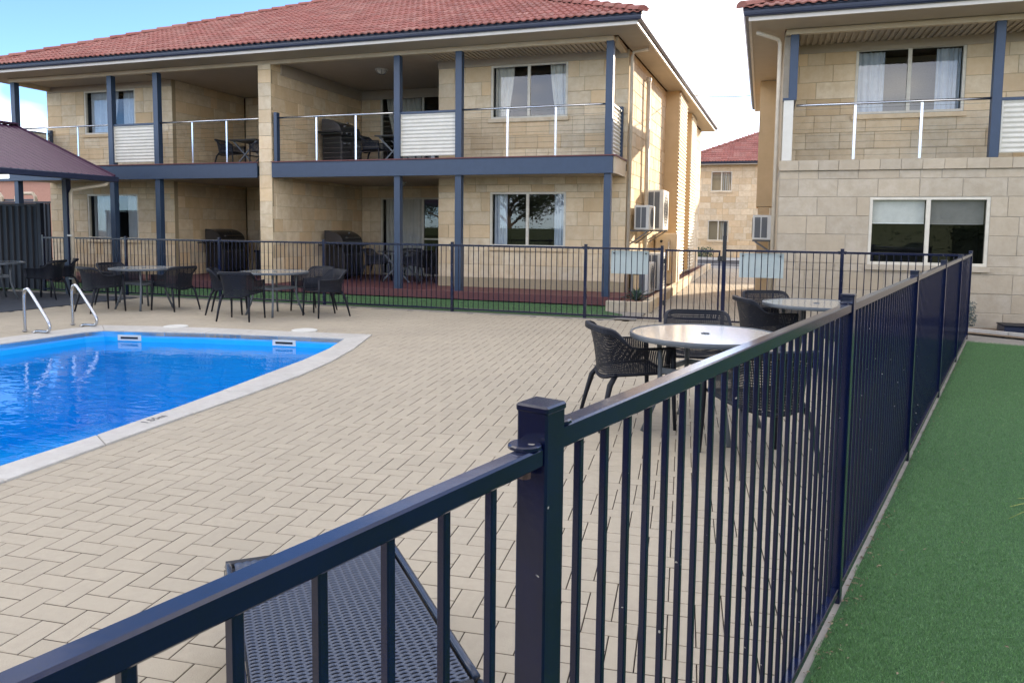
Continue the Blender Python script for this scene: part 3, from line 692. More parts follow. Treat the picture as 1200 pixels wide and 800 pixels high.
# recess side walls (face +X) and backs
DOOR_R, DOOR_L = (-9.92, -7.3), (-17.6, -15.2)
for (z0, z1) in ((FG, CEIL1+.05), (FU, ZS)):
    stone_wall(LB, (XFIN1, YP-.05), (0, 1), YR-YP+.05, z0, z1, [], LST, 31+int(z0), 'stone', 'mortar')                      # fin wall, right face
    stone_wall(LB, (-14.33, YW+.13), (0, 1), YR-YW-.13, z0, z1, [], LST, 41+int(z0), 'stone', 'mortar')
    stone_wall(LB, (-10.5, YR), (1, 0), 3.56, z0, z1, [(.58, 3.2, z0, z0+2.1)], LST, 51+int(z0), 'stone', 'mortar')
    stone_wall(LB, (-14.3, YR), (1, 0), 3.46, z0, z1, [], LST, 61+int(z0), 'stone', 'mortar')
    window(LB, (-10.5, YR), (1, 0), .58, 3.2, z0+.01, z0+2.1, sill=False, glass=('glass', 'glass_screen'), mullx=1.84, depth=2.4, transom=z0+1.0 if z0 < 1 else None)
    # unseen left faces of the recesses
    MB().box(-6.94-.0, -6.82, YW+.13, YR+.1, z0, z1).build('return_wall', 'mortar', LB); MB().box(XFIN0, XFIN0+.1, YP+.2, YR+.1, z0, z1).build('return_wall', 'mortar', LB)
# end of the fin wall: a stack of stone blocks facing the pool, and the fin pier
MB().box(XFIN0+.1, XFIN1-.13, YP, YR, FG, ZS).build('fin_core', 'mortar', LB)
stone_wall(LB, (XFIN0, YP-.06), (1, 0), XFIN1-XFIN0, FG-.19, ZS, [], LST, 71, 'stone', 'mortar', bl=.68, thick=.05)
# side wall with a small outward skew, louvre boxes
SD = Vector((.03, 1, 0)).normalized()
stone_wall(LB, (-2.70, YW+.13), SD, 13.4, .05, ZS, [], LST, 81, 'stone', 'mortar')
emit_blocks(LB, LST)
MB().box(-18.56, -2.75, YR+2.6, 28.3, 0, ZS).build('rear_volume', 'mortar', LB)
MB().box(-18.56, -18.45, YW+.13, 28.3, 0, ZS).build('return_wall', 'mortar', LB)
# floors, ceilings, beams
MB().box(-18.5, -2.72, YP-.02, 21, FU-.06, FU-.002).build('balcony_floor', 'soffit', LB)
MB().box(-18.5, -2.76, YP+.06, YR+.05, CEIL1, CEIL1+.03).build('balcony_soffit', 'soffit', LB)
MB().box(-18.5, -2.76, YP+.36, YR+.1, ZS+.004, ZS+.03).build('balcony_ceiling', 'soffit', LB)
for xa, xb in ((-10.47, -2.76), (-18.5, -10.87)):
    b = MB(); b.box(xa, xb, YP-.11, YP-.06, 2.575, 2.905, b=.004); o = b.build('balcony_beam', 'blue_steel', LB)
    MB().box(xa-.01, xb+.01, YP-.135, YP-.0, 2.906, 2.93, b=.003).build('deck_edge', 'deck', o)
MB().box(-2.76, -2.72, YP-.06, YW-.02, 2.58, 2.9).build('beam_return', 'cream', LB)
MB().box(-2.80, -2.70, YP-.1, YW-.0, 2.9005, 2.93).build('return_cap', 'deck', LB)
MB().box(-18.45, -2.8, YP-.06, YP+.05, ZS-.09, ZS-.002, b=.004).build('eave_trim', 'cream', LB)
MB().box(-2.86, -2.74, YP+.05, YW, ZS-.09, ZS-.002).build('eave_trim', 'cream', LB)
MB().box(-18.5, -18.38, YP+.05, YW, ZS-.12, ZS-.002).build('eave_trim', 'cream', LB)
for xa, xb in ((-6.94, -2.72), (-18.5, -14.33)):
    MB().box(xa, xb, YW-.032, YW-.006, ZS-.17, ZS-.003).build('frieze_board', 'soffit', LB)
    v = MB()
    for k in range(int((xb-xa)/.1)): v.box(xa+.02+k*.1, xa+.08+k*.1, YP+.25, YW-.04, ZS-.022, ZS-.002)
    v.build('soffit_ribs', 'soffit', LB)
MB().box(XFIN1+.0, -7.0, YR-.03, YR-.004, ZS-.24, ZS-.003).build('frieze_board', 'soffit', LB)
MB().box(XFIN1+.002, XFIN1+.03, YP+.3, YR-.03, ZS-.26, ZS-.003).build('frieze_board', 'soffit', LB)
# posts
POSTS = [-2.87, -5.98, -7.38, -13.75, -15.15, -18.33]
for x in POSTS:
    MB().box(x-.07, x+.07, YP-.055, YP+.085, FG, 2.905, b=.004).build('post', 'blue_steel', LB)
    MB().box(x-.07, x+.07, YP-.055, YP+.085, 2.932, ZS-.09, b=.004).build('post', 'blue_steel', LB)
MB().box(-10.44, -10.36, YP-.06, YP+.06, 2.931, 4.02, b=.004).build('post', 'blue_steel', LB)
# balustrades
def balustrade(bld, xa, xb, y, zf, stanchions, ztop=.99, ncab=9):
    hr = MB().tube([(xa, y, zf+ztop), (xb, y, zf+ztop)], .021, 10).build('handrail', 'steel', bld, smooth=True)
    for x in stanchions: MB().box(x-.02, x+.02, y-.006, y+.006, zf+.02, zf+ztop-.018).build('stanchion', 'steel', hr)
    for k in range(ncab):
        z = zf+.09+k*(ztop-.16)/(ncab-1); MB().tube([(xa, y, z), (xb, y, z)], .0025, 5).build('cable', 'steel', hr)
balustrade(LB, -10.36, -7.45, YP, FU, (-9.37, -8.39)); balustrade(LB, -5.91, -2.94, YP, FU, (-4.93, -3.93))
balustrade(LB, -13.68, -10.86, YP, FU, (-12.73, -11.76)); balustrade(LB, -18.26, -15.22, YP, FU, (-17.26, -16.24))
def screen(bld, xa, xb, y, z0, z1, name='balcony_screen'):
    mb = corrugated(MB(), (xa, y, z0), (1, 0, 0), (0, 0, 1), (0, -1, 0), xb-xa, z1-z0)
    s = mb.build(name, 'screen', bld)
    for q in (z1,): MB().box(xa-.02, xb+.02, y-.03, y+.03, q, q+.045).build('screen_rail', 'blue_steel', s)
    MB().box(xa-.012, xa+.012, y-.02, y+.02, z0, z1).build('screen_edge', 'screen', s)
screen(LB, -7.31, -6.05, YP+.01, 2.99, 3.865); screen(LB, -15.08, -13.82, YP+.01, 2.99, 3.865)
for X, sg in ((-2.83, 1), (-18.4, 1)):
    s = corrugated(MB(), (X, YP+.1, 2.96), (0, 1, 0), (0, 0, 1), (sg, 0, 0), YW-YP-.2, .92).build('end_screen', 'screen', LB)
    MB().box(X-.03, X+.03, YP+.1, YW-.04, 3.88, 3.92).build('screen_rail', 'blue_steel', s)
    MB().box(X-.045, X+.045, YW-.1, YW-.02, 2.932, 4.0).build('end_post', 'blue_steel', LB)
# patio deck
dk = tag(MB().box(-18.6, -2.55, YP-.12, YR+.05, .03, FG-.001).build('patio_deck', 'deck'), kind='structure')
for k in range(5): MB().box(-18.6, -2.545, YP-.128-.001*k, YP-.121, .035+k*.031, .062+k*.031).build('edge_board', 'deck', dk)
# roof and eaves
hip_roof(LB, -19.15, -2.15, 13.45, 28.9, 5.33, R(24), seed=3, skew=.46)
eaves(LB, -19.15, -2.15, 13.45, 28.9, 5.33, (-18.5, -2.72, YP-.05, 28.3), ZS, skew=.46)
# downpipes, brackets
def pipe(bld, pts, r=.038, m='pipe'): return MB().tube(pts, r, 10).build('downpipe', m, bld, smooth=True)
pipe(LB, [(-2.64, YW+.0, .15), (-2.64, YW+.0, ZS-.16), (-2.60, YW-.05, ZS-.07), (-2.3, YW-.1, ZS-.05)], .035)
pipe(LB, [(-2.56, 17.2, .2), (-2.56, 17.2, 4.86)], .05); MB().lathe([(.062, 0), (.065, .05), (.05, .09)], 14, (-2.56, 17.2, 4.84)).build('pipe_cap', 'pipe', LB)
# louvre boxes on the side wall
for (ya, yb, xo) in ((20.3, 22.3, -2.2), (24.2, 26.0, -2.24)):
    xi = -2.70+.03*(ya-YW)
    q = MB().box(xi-.05, xo, ya, yb, .25, ZS-.006).build('louvre_box', 'tan', LB)
    corrugated(MB(), (xo+.016, ya+.03, .3), (0, 1, 0), (0, 0, 1), (1, 0, 0), yb-ya-.06, ZS-.34, pitch=.1, amp=.016).build('corrugated_face', 'tan_pale', q)

# ================================================================= right building
RB = empty('apartment_building', (4., 13.3, 0), 'nearer two-storey limestone building on the right with a balcony above a window with half-drawn blinds', 'building')
RST = []; YF, YB = 13.3, 14.45
RX0, RX1 = .235, 23.
stone_wall(RB, (RX0, YF), (1, 0), RX1-RX0, -.04, 2.50, [(1.63-RX0, 3.325-RX0, .985, 2.07)], RST, 5, 'stone_grey', 'mortar_grey', ch=.30, bl=.60)
stone_wall(RB, (RX0, YB), (1, 0), RX1-RX0, 2.66, 4.98, [(1.44-RX0, 3.13-RX0, 3.55, 4.68)], RST, 6, 'stone', 'mortar', ch=.295, bl=.56)
emit_blocks(RB, RST)
window(RB, (RX0, YF), (1, 0), 1.63-RX0, 3.325-RX0, .985, 2.07, msill='stone_grey', glass=('glass', 'glass_screen'))
window(RB, (RX0, YB), (1, 0), 1.44-RX0, 3.13-RX0, 3.55, 4.68, depth=2.2)
MB().box(RX0+.001, RX0+.15, YF+.13, 21.3, -.04, 4.8).build('side_wall', 'stone_grey', RB)
MB().box(RX0+.16, RX1, YF+2.6, 21.3, -.04, 4.8).build('rear_volume', 'mortar_grey', RB); MB().box(RX0, RX1, YF+.05, YF+2.6, 2.45, 2.6).build('balcony_slab', 'concrete', RB)
led = MB().box(RX0-.01, RX1, YF-.02, YB, 2.601, 2.655).build('ledge', 'mortar_grey', RB)
x = RX0-.015
while x < 5.2:
    w = .305; MB().box(x+.002, x+w-.002, YF-.035, YF+.05, 2.503, 2.668, b=.004, rnd=random.random()).build('ledge_tile', 'stone_grey', led); x += w
MB().box(x, RX1, YF-.035, YF+.05, 2.503, 2.668).build('ledge_run', 'stone_grey', RB)
ZSR = 4.80
for x in (.39, 3.32, 6.6): MB().box(x-.065, x+.065, YF-.02, YF+.11, 2.67 if x > 1 else 3.66, ZSR-.085, b=.004).build('post', 'blue_steel', RB)
balustrade(RB, .45, 3.25, YF+.03, 2.66, (1.35, 2.31), ztop=.91, ncab=8)
screen(RB, 3.41, 4.7, YF+.04, 2.74, 3.53)
e_s = MB().box(.30, .315, YF+.0, YB-.05, 2.70, 3.64).build('end_screen', 'screen', RB); MB().box(.255, .41, YF-.02, YF-.0, 2.67, 3.655, b=.003).build('screen_board', 'screen', e_s)
MB().box(.24, .45, YF-.03, YB, 3.657, 3.695).build('screen_rail', 'blue_steel', e_s)
MB().box(.25, RX1, YF-.03, YF+.07, ZSR-.085, ZSR-.002, b=.004).build('eave_trim', 'cream', RB)
MB().box(.25, RX1, YB-.03, YB-.006, ZSR-.16, ZSR-.003).build('frieze_board', 'soffit', RB)
v = MB()
for k in range(46): v.box(.5+k*.1, .56+k*.1, YF+.2, YB-.04, ZSR-.022, ZSR-.002)
v.build('soffit_ribs', 'soffit', RB)
MB().box(.25, RX1, YF, YB+.1, ZSR+.004, ZSR+.03).build('balcony_ceiling', 'soffit', RB)
hip_roof(RB, -.42, 24., 12.45, 22., 4.97, R(24), seed=8, limit=150)
eaves(RB, -.42, 24., 12.45, 22., 4.97, (RX0-.0, RX1+.3, YF-.05, 21.35), ZSR)
pipe(RB, [(.165, YF+.1, 0), (.165, YF+.1, 4.1), (.165, YF+.1, ZSR-.2), (.13, YF+.05, ZSR-.13), (-.2, YF-.2, ZSR-.06)], .034)
q = MB().box(-.16, RX0, 17.6, 19.4, 2.05, ZSR-.006).build('louvre_box', 'tan', RB); MB().box(-.12, RX0, 17.62, 19.2, -.04, 2.04).build('box_base', 'tan', RB)
MB().tube([(.15, 17.2, 2.0), (.15, 17.2, .1)], .03, 8).build('downpipe', 'pipe', RB)

# ================================================================= building at the end of the alley
BB = empty('apartment_building', (2., 41, 0), 'distant two-storey limestone building with red hip roof closing the end of the alley', 'building')
BST = []; YD = 41.
wx = (-2.68, -1.62)
stone_wall(BB, (-3.6, YD), (1, 0), 7.5, .1, 5.0, [(wx[0]+3.6, wx[1]+3.6, 3.58, 4.62), (wx[0]+3.5, wx[1]+3.5, .98, 2.05)], BST, 15, 'stone', 'mortar', ch=.32, bl=.62)
emit_blocks(BB, BST, 140)
window(BB, (-3.6, YD), (1, 0), wx[0]+3.6, wx[1]+3.6, 3.58, 4.62); window(BB, (-3.6, YD), (1, 0), wx[0]+3.5, wx[1]+3.5, .98, 2.05)
MB().box(-3.6, 6, YD+.2, YD+10, 0, 5.).build('rear_volume', 'mortar', BB)
hip_roof(BB, -4.6, 14, YD-.6, YD+12, 5.1, R(24), seed=12, limit=80)
eaves(BB, -4.6, 14, YD-.6, YD+12, 5.1, (-3.6, 13.5, YD-.02, YD+11), 4.95)

# ---------------------------------------------------------------- alley, road, garden beds
gb = empty('garden_bed', (-2.3, 20, 0), 'narrow mulched bed behind a pale stone kerb along the alley side of the left building', 'garden bed')
MB().box(-2.68, -2.05, 13.75, 30, -.02, .13).build('mulch', 'mulch', gb)
y = 13.62
for k in range(17):
    L = .99; MB().box(-2.06, -1.90, y+.004, y+L-.004, -.03, .19, b=.008, rnd=random.random()).build('kerb_stone', 'stone', gb); y += L
for k, (xa, xb) in enumerate(((-2.70, -2.32), (-2.315, -1.90))): MB().box(xa+.003, xb-.003, 13.47, 13.615, -.03, .19, b=.008, rnd=random.random()).build('kerb_stone', 'stone_grey', gb)
MB().box(-30, 30, 31, 33.2, -.05, -.002).build('road_verge', 'concrete', kind='structure')
rd = tag(MB().box(-60, 60, 33.2, 39.4, -.05, .0).build('road', 'asphalt'), kind='structure')
MB().box(-60, 60, 34.4, 34.55, .0, .005).build('road_marking', 'road_line', rd)
MB().box(-60, 60, 39.4, 39.6, -.05, .13).build('kerb', 'road_line', kind='structure')
# right-hand bed by the wall
MB().add([(2.75, 12.62, .03), (8., 9.6, .03), (8., 13.28, .03), (2.75, 13.28, .03)], [(0, 1, 2, 3)]).build('garden_soil', 'soil', kind='structure')
kd = Vector((.51, -.30, 0)).normalized(); kn = Vector((-kd.y, kd.x, 0)); kp = Vector((2.93, 12.80, 0))
kb = empty('garden_kerb', kp, 'white painted kerb edging the small bed under the right building', 'kerb')
for k in range(6):
    c = kp+kd*(k*.62+.31); MB().obox((c.x, c.y, .03), kd*.306, kn*.05, (0, 0, .045), rnd=random.random()).build('kerb_stone', 'coping', kb)
tp0, tp1 = Vector((2.72, 11.80, 0)), Vector((7.6, 10.45, 0))
MB().add([(2.62, 11.2, .002), (9, 9.4, .002), (9, 12.3, .002), (2.9, 12.8, .002)], [(0, 1, 2, 3)]).build('garden_path', 'concrete', kind='structure')

# ---------------------------------------------------------------- turf
tb = MB()
tpl = [FP0-FD*4+FN*.03, FP0-FD*4+FN*7, Vector((7.6, 10.43, 0)), FP0+FD*11.1+FN*.03]
tb.add([(p.x, p.y, .010) for p in tpl], [(0, 1, 2, 3)])
turf = tb.build('turf', 'turf', kind='structure')
def blades(name, n_, sampler, h, w, m):
    P = sampler(n_); n_ = len(P); a = np.random.rand(n_)*2*np.pi; hh = h*(.6+.6*np.random.rand(n_)); ln = .6*h*(np.random.rand(n_, 2)-.5)*2
    ww = w*(.7+.6*np.random.rand(n_))
    v = np.zeros((n_, 3, 3)); v[:, 0, :2] = P-np.stack([np.cos(a), np.sin(a)], 1)*ww[:, None]/2; v[:, 1, :2] = P+np.stack([np.cos(a), np.sin(a)], 1)*ww[:, None]/2
    v[:, :2, 2] = .010; v[:, 2, :2] = P+ln; v[:, 2, 2] = .010+hh
    me = bpy.data.meshes.new(name); me.vertices.add(n_*3); me.vertices.foreach_set('co', v.reshape(-1))
    me.loops.add(n_*3); me.loops.foreach_set('vertex_index', np.arange(n_*3, dtype=np.int32)); me.polygons.add(n_); me.polygons.foreach_set('loop_start', np.arange(0, n_*3, 3, dtype=np.int32))
    me.update(calc_edges=True); at = me.attributes.new('rnd', 'FLOAT', 'FACE'); at.data.foreach_set('value', np.random.rand(n_)); me.materials.append(M[m])
    o = bpy.data.objects.new(name, me); col.objects.link(o); tag(o, kind='stuff'); return o
def samp(n_):
    s = np.where(np.random.rand(n_) < .15, -.8+2.0*np.random.rand(n_), 1.2+10.0*np.random.rand(n_)**1.9); t = .036+.010*np.sin(s*9)+.007*np.sin(s*23)+np.random.rand(n_)*np.minimum(3.4, 1.3+np.maximum(s, 0)*.40)
    fd, fn = np.array(FD[:2]), np.array(FN[:2]); base = np.array(FP0[:2])
    return base+s[:, None]*fd+t[:, None]*fn
blades('turf_pile', 760000, samp, .010, .0022, 'blade')
lt = MB(); rl = random.Random(5)
for k in range(420):
    s_ = rl.uniform(.8, 9.5) if k % 3 else rl.uniform(.8, 3.5); c = FP0+FD*s_+FN*(abs(rl.gauss(0, .03))+.02 if k % 4 else rl.uniform(.05, 2.2)); a = rl.uniform(0, 6.3); u = Vector((math.cos(a), math.sin(a), rl.uniform(-.3, .3)))*rl.uniform(.004, .013); v_ = Vector((-u.y, u.x, 0))*.35
    z = Vector((0, 0, .022 if k % 4 == 0 else .013)); lt.add([c+z-u, c+z+v_, c+z+u, c+z-v_+Vector((0, 0, .003))], [(0, 1, 2, 3)], rl.random())
lt.build('leaf_litter', 'litter', kind='stuff')
# lawn strip below the deck
lb_ = MB(); pts = [(-18.5, 12.27), (-2.9, 12.27), (-2.45, 12.33), (-2.22, 12.6), (-2.3, 13.0), (-2.72, 13.45), (-2.72, YP-.12), (-18.5, YP-.12)]
lb_.add([(x, y, .008) for x, y in pts], [tuple(range(len(pts)))]); lb_.build('lawn_strip', 'turf', kind='structure')
MB().add([(-2.75, 12.28, .002), (-1.96, 12.28, .002), (-1.96, 13.5, .002), (-2.75, 13.5, .002)], [(0, 1, 2, 3)]).build('path_corner', 'concrete', kind='structure')
blades('lawn_pile', 60000, lambda n_: np.stack([-18.4+15.6*np.random.rand(n_), 12.29+1.85*np.random.rand(n_)], 1), .013, .005, 'blade')

# ================================================================= chairs and tables
def chair_parts():
    root = empty('armchair', (0, 0, 0))
    # plan of the wrap-around shell, front left -> back -> front right
    half_top = [(-.275, .25, .655), (-.283, .15, .655), (-.287, .05, .655), (-.287, -.03, .657), (-.283, -.095, .675), (-.272, -.15, .735), (-.255, -.205, .79), (-.215, -.262, .808), (-.11, -.285, .81), (0, -.29, .81)]
    half_bot = [(-.245, .24, .455), (-.25, .15, .452), (-.25, .05, .448), (-.245, -.03, .444), (-.235, -.10, .44), (-.215, -.155, .435), (-.185, -.195, .425), (-.14, -.215, .41), (-.07, -.225, .395), (0, -.23, .39)]
    T = [Vector(p) for p in half_top]+[Vector((-x, y, z)) for x, y, z in half_top[-2::-1]]
    Bt = [Vector(p) for p in half_bot]+[Vector((-x, y, z)) for x, y, z in half_bot[-2::-1]]
    def samp_c(C, s):
        f = s*(len(C)-1); i = min(int(f), len(C)-2); t = f-i; p0, p1, p2, p3 = C[max(i-1, 0)], C[i], C[i+1], C[min(i+2, len(C)-1)]
        return .5*((2*p1)+(p2-p0)*t+(2*p0-5*p1+4*p2-p3)*t*t+(3*p1-p0-3*p2+p3)*t**3)
    def perforated(fn, nu, nv, hole=.31):
        mb = MB(); vs = [fn(i/nu, j/nv) for j in range(nv+1) for i in range(nu+1)]; fs = []; k = len(vs)
        for j in range(nv):
            for i in range(nu):
                a, b, c, d = j*(nu+1)+i, j*(nu+1)+i+1, (j+1)*(nu+1)+i+1, (j+1)*(nu+1)+i
                if i < 1 or i >= nu-1 or j < 1 or j >= nv-1: fs.append((a, b, c, d)); continue
                m_ = (vs[a]+vs[b]+vs[c]+vs[d])/4; q = []
                for e in (a, b, c, d): vs.append(m_+(vs[e]-m_)*hole*1.25); q.append(len(vs)-1)
                fs += [(a, b, q[1], q[0]), (b, c, q[2], q[1]), (c, d, q[3], q[2]), (d, a, q[0], q[3])]
        return mb.add(vs, fs)
    def shell(u, v):
        b, t = samp_c(Bt, u), samp_c(T, u); bulge = math.sin(math.pi*v)*.012
        p = b*(1-v)+t*v; out = Vector((p.x, p.y+.05, 0)); out.normalize(); return p-out*bulge
    perforated(shell, 104, 22).build('backrest', 'chair', root, smooth=True)
    perforated(lambda u, v: Vector((-.235+.47*u+(.0), .245-.46*v, .452-.025*math.sin(math.pi*v)*math.sin(math.pi*u)-.02*v)), 30, 30, .4).build('seat', 'chair', root, smooth=True)
    r_ = MB(); TT = [samp_c(T, k/48) for k in range(49)]
    vs = []
    for p in TT:
        o = Vector((p.x, p.y+.04, 0)).normalized(); back = max(0, min(1, (p.z-.66)/.13)); w = .016+.014*back
        vs += [p-o*.006+Vector((0, 0, -.004)), p-o*.002+Vector((0, 0, .004)), p+o*w*.6+Vector((0, 0, .003)), p+o*w+Vector((0, 0, -.004)), p+o*w+Vector((0, 0, -.012-.03*back)), p+o*(w-.005)+Vector((0, 0, -.012-.03*back))]
    r_.add(vs, [(i*6+k, i*6+(k+1) % 6, (i+1)*6+(k+1) % 6, (i+1)*6+k) for i in range(48) for k in range(6)]+[(5, 4, 3, 2, 1, 0), tuple(48*6+k for k in range(6))])
    r_.build('arm_rim', 'chair', root)
    s_ = MB(); s_.tube([samp_c(Bt, k/32) for k in range(33)], .014, 6); s_.tube([(-.245, .245, .45), (0, .25, .447), (.245, .245, .45)], .014, 6)
    s_.build('seat_frame', 'chair', root, smooth=True)
    for sx in (-1, 1):
        MB().tube([(sx*.274, .25, .645), (sx*.268, .255, .45), (sx*.272, .265, .2), (sx*.278, .275, 0)], [.019, .021, .017, .013], 8).build('leg', 'chair', root, smooth=True)
        MB().tube([(sx*.20, -.17, .44), (sx*.225, -.225, .36), (sx*.245, -.27, .18), (sx*.262, -.31, 0)], [.02, .022, .017, .013], 8).build('leg', 'chair', root, smooth=True)
    return root
chair0 = chair_parts(); used = [False]
def place_chair(x, y, az, label, group, z=0.):
    """az: compass direction the chair faces, degrees from +Y towards +X"""
    c = chair0 if not used[0] else copy_tree(chair0); used[0] = True
    c.location = (x, y, z); c.rotation_euler = (0, 0, -R(az)); c.scale = (1, 1, .96); tag(c, label, 'chair', group); return c
def table_parts():
    root = empty('round_table', (0, 0, 0)); rad = .56
    MB().lathe([(.0, .722), (rad-.02, .722), (rad-.02, .730), (.0, .730)], 48, cap=False).build('tabletop', 'table_glass', root)
    o = MB().lathe([(rad-.022, .700), (rad-.004, .698), (rad, .704), (rad, .728), (rad-.004, .734), (rad-.018, .735), (rad-.019, .722)], 56, cap=False).build('rim', 'table_metal', root); smooth_by_angle(o)
    MB().lathe([(.032, .7305), (.032, .736), (.024, .738), (.022, .734), (.0, .734)], 20, cap=False).build('umbrella_hole_cap', 'table_metal', root)
    for k in range(4):
        a = math.pi/2*k+math.pi/4; c, s = math.cos(a), math.sin(a)
        MB().tube([(.36*c, .36*s, .70), (.345*c, .345*s, .52), (.345*c, .345*s, .36), (.39*c, .39*s, .2), (.47*c, .47*s, 0)], .0185, 10).build('leg', 'table_metal', root, smooth=True)
    b = MB(); q = [(.34*math.cos(math.pi/2*k+math.pi/4), .34*math.sin(math.pi/2*k+math.pi/4), .46) for k in range(4)]
    for k in range(4): b.bar(q[k], q[(k+1) % 4], .018, .04)
    b.build('brace', 'table_metal', root)
    u = MB()
    for k in range(4):
        a = math.pi/2*k+math.pi/4; u.bar((0, 0, .705), (.38*math.cos(a), .38*math.sin(a), .705), .02, .02)
    u.build('under_frame', 'table_metal', root); return root
tab0 = table_parts(); tused = [False]
def place_table(x, y, az, label, z=0., s=1.):
    t = tab0 if not tused[0] else copy_tree(tab0); tused[0] = True
    t.location = (x, y, z); t.rotation_euler = (0, 0, -R(az)); t.scale = (s, s, 1); tag(t, label, 'table', 'round outdoor tables on the paving'); return t
GC = 'dark moulded armchairs around the poolside tables'
place_table(-.38, 5.70, 18, 'round grey metal table with speckled glass top, closest to the long fence post')
place_chair(-.95, 5.70, 60, 'dark perforated armchair seen side-on at the left of the nearest round table', GC)
place_chair(-.50, 6.65, 170, 'dark perforated armchair behind the nearest round table, facing the camera', GC)
place_chair(.02, 4.98, -28, 'dark perforated armchair seen through the fence pickets beside the nearest round table', GC)
place_table(.58, 8.62, 25, 'round grey table half hidden behind the long fence, before the right building')
place_chair(.05, 8.60, 70, 'dark armchair at the left side of the table before the right building', GC)
place_chair(.14, 9.30, 155, 'dark armchair at the far side of the table before the right building, against the fence', GC)
place_chair(.95, 8.02, -30, 'dark armchair largely hidden by the long fence at the table before the right building', GC)
place_table(-7.78, 10.58, 14, 'round dark table with curved legs between the pool corner and back fence')
place_chair(-7.85, 9.80, -15, 'dark armchair with its back to the pool at the table by the pool corner', GC)
place_chair(-8.62, 10.42, 60, 'dark armchair behind the back-to-pool armchair at the table by the pool corner', GC)
place_chair(-6.90, 10.75, -150, 'nearer dark armchair at the right end of the table by the pool corner', GC)
place_chair(-7.55, 11.38, -168, 'farther dark armchair at the right end of the table by the pool corner', GC)
place_table(-10.42, 10.42, 8, 'round dark table beside the gazebo slab edge, between two facing armchairs')
place_chair(-9.80, 10.50, -80, 'dark armchair right of the table beside the gazebo slab edge', GC)
place_chair(-10.75, 9.80, 15, 'dark armchair left of the table beside the gazebo slab edge, behind a pool handrail', GC)
place_chair(-11.35, 10.75, 95, 'dark armchair at the far left of the table beside the gazebo slab edge', GC)
place_table(-14.2, 10.45, 20, 'round dark table in the shade of the gazebo at the left edge')
place_chair(-13.38, 10.95, -112, 'dark armchair under the gazebo, right of the shaded table', GC)
place_chair(-13.75, 11.55, -160, 'dark armchair under the gazebo against the dark metal fence', GC)

# rectangular patio tables with crossed legs, on the patios and balconies
def patio_table(x, y, z, label):
    t = empty('patio_table', (x, y, z), label, 'table', 'crossed-leg tables of the patios and balconies')
    MB().box(x-.42, x+.42, y-.42, y+.42, z+.715, z+.74, b=.006).build('tabletop', 'black', t)
    for sy in (-.3, .3):
        MB().bar((x-.36, y+sy, z+.005), (x+.36, y+sy, z+.71), .02, .035).build('leg', 'table_metal', t); MB().bar((x+.36, y+sy+.025, z+.005), (x-.36, y+sy+.025, z+.71), .02, .035).build('leg', 'table_metal', t)
    MB().bar((x, y-.29, z+.36), (x, y+.30, z+.36), .025, .025).build('stretcher', 'table_metal', t)
GP = 'dark armchairs on the patios and balconies'
for (x, y, z, w) in ((-8.25, 16.15, FG, 'ground floor patio right of the stone pier'), (-8.35, 16.2, FU, 'upper balcony right of the stone pier'), (-12.45, 16.1, FU, 'upper balcony left of the stone pier')):
    patio_table(x, y, z, 'dark crossed-leg table on the '+w)
    place_chair(x-.62, y-.1, 85, 'dark armchair left of the table on the '+w, GP, z)
    place_chair(x+.55, y-.22, -70, 'dark armchair right of the table on the '+w, GP, z)
    if z < 1: place_chair(x-.15, y+.7, 180, 'dark armchair behind the table on the '+w, GP, z)

# ---------------------------------------------------------------- barbecues
def bbq(x, y, z, label):
    """back to -X, front faces +X; x,y = body centre"""
    t = empty('barbecue', (x, y, z), label, 'barbecue', 'black hooded gas barbecues')
    MB().box(x-.27, x+.25, y-.48, y+.48, z+.06, z+.80, b=.01).build('cabinet', 'black', t)
    for sy in (-.24, .24):
        d = MB().box(x+.251, x+.268, y+sy-.225, y+sy+.225, z+.12, z+.66, b=.004).build('door', 'hood', t)
        MB().box(x+.269, x+.295, y+sy-.1, y+sy+.1, z+.60, z+.62).build('handle', 'steel', d)
    MB().box(x-.30, x+.29, y-.50, y+.50, z+.801, z+.90, b=.01).build('fire_box', 'black', t)
    for k in range(4):
        kn_ = MB(); cy = y-.33+k*.22; kn_.tube([(x+.291, cy, z+.85), (x+.325, cy, z+.85)], .024, 10); kn_.build('knob', 'steel', t)
    prof = []
    for k in range(11):
        a = math.pi/2*k/10; prof.append((x-.26+.50*math.sin(a), z+.905+.30*math.cos(a)))
    prof = [(x-.29, z+.905), (x-.29, z+1.205)]+[(a, b) for a, b in prof]; n_ = len(prof)
    vs = [(a, y-.47, b) for a, b in prof]+[(a, y+.47, b) for a, b in prof]
    h = MB().add(vs, [tuple(range(n_))[::-1], tuple(range(n_, 2*n_))]+[(k, (k+1) % n_, (k+1) % n_+n_, k+n_) for k in range(n_)]).build('hood', 'hood', t)
    MB().tube([(x+.24, y-.36, z+1.02), (x+.275, y-.34, z+1.03), (x+.275, y+.34, z+1.03), (x+.24, y+.36, z+1.02)], .012, 8).build('hood_handle', 'steel', h)
    MB().tube([(x+.135, y, z+1.14), (x+.155, y, z+1.16)], .035, 14).build('thermometer', 'steel', h)
    for sy in (-1, 1): MB().box(x-.26, x+.24, y+sy*.66-.155, y+sy*.66+.155, z+.83, z+.865, b=.006).build('side_shelf', 'black', t)
    for sx in (-.22, .22):
        for sy in (-.42, .42): MB().tube([(x+sx, y+sy-.02, z+.031), (x+sx, y+sy+.02, z+.031)], .03, 10).build('wheel', 'black', t)
bbq(-10.05, 16.55, FG, 'black hooded barbecue on the ground patio right of the stone pier')
bbq(-13.86, 16.75, FG, 'black hooded barbecue on the ground patio left of the stone pier')
bbq(-10.03, 16.45, FU, 'black hooded barbecue on the upper balcony behind the steel handrail')
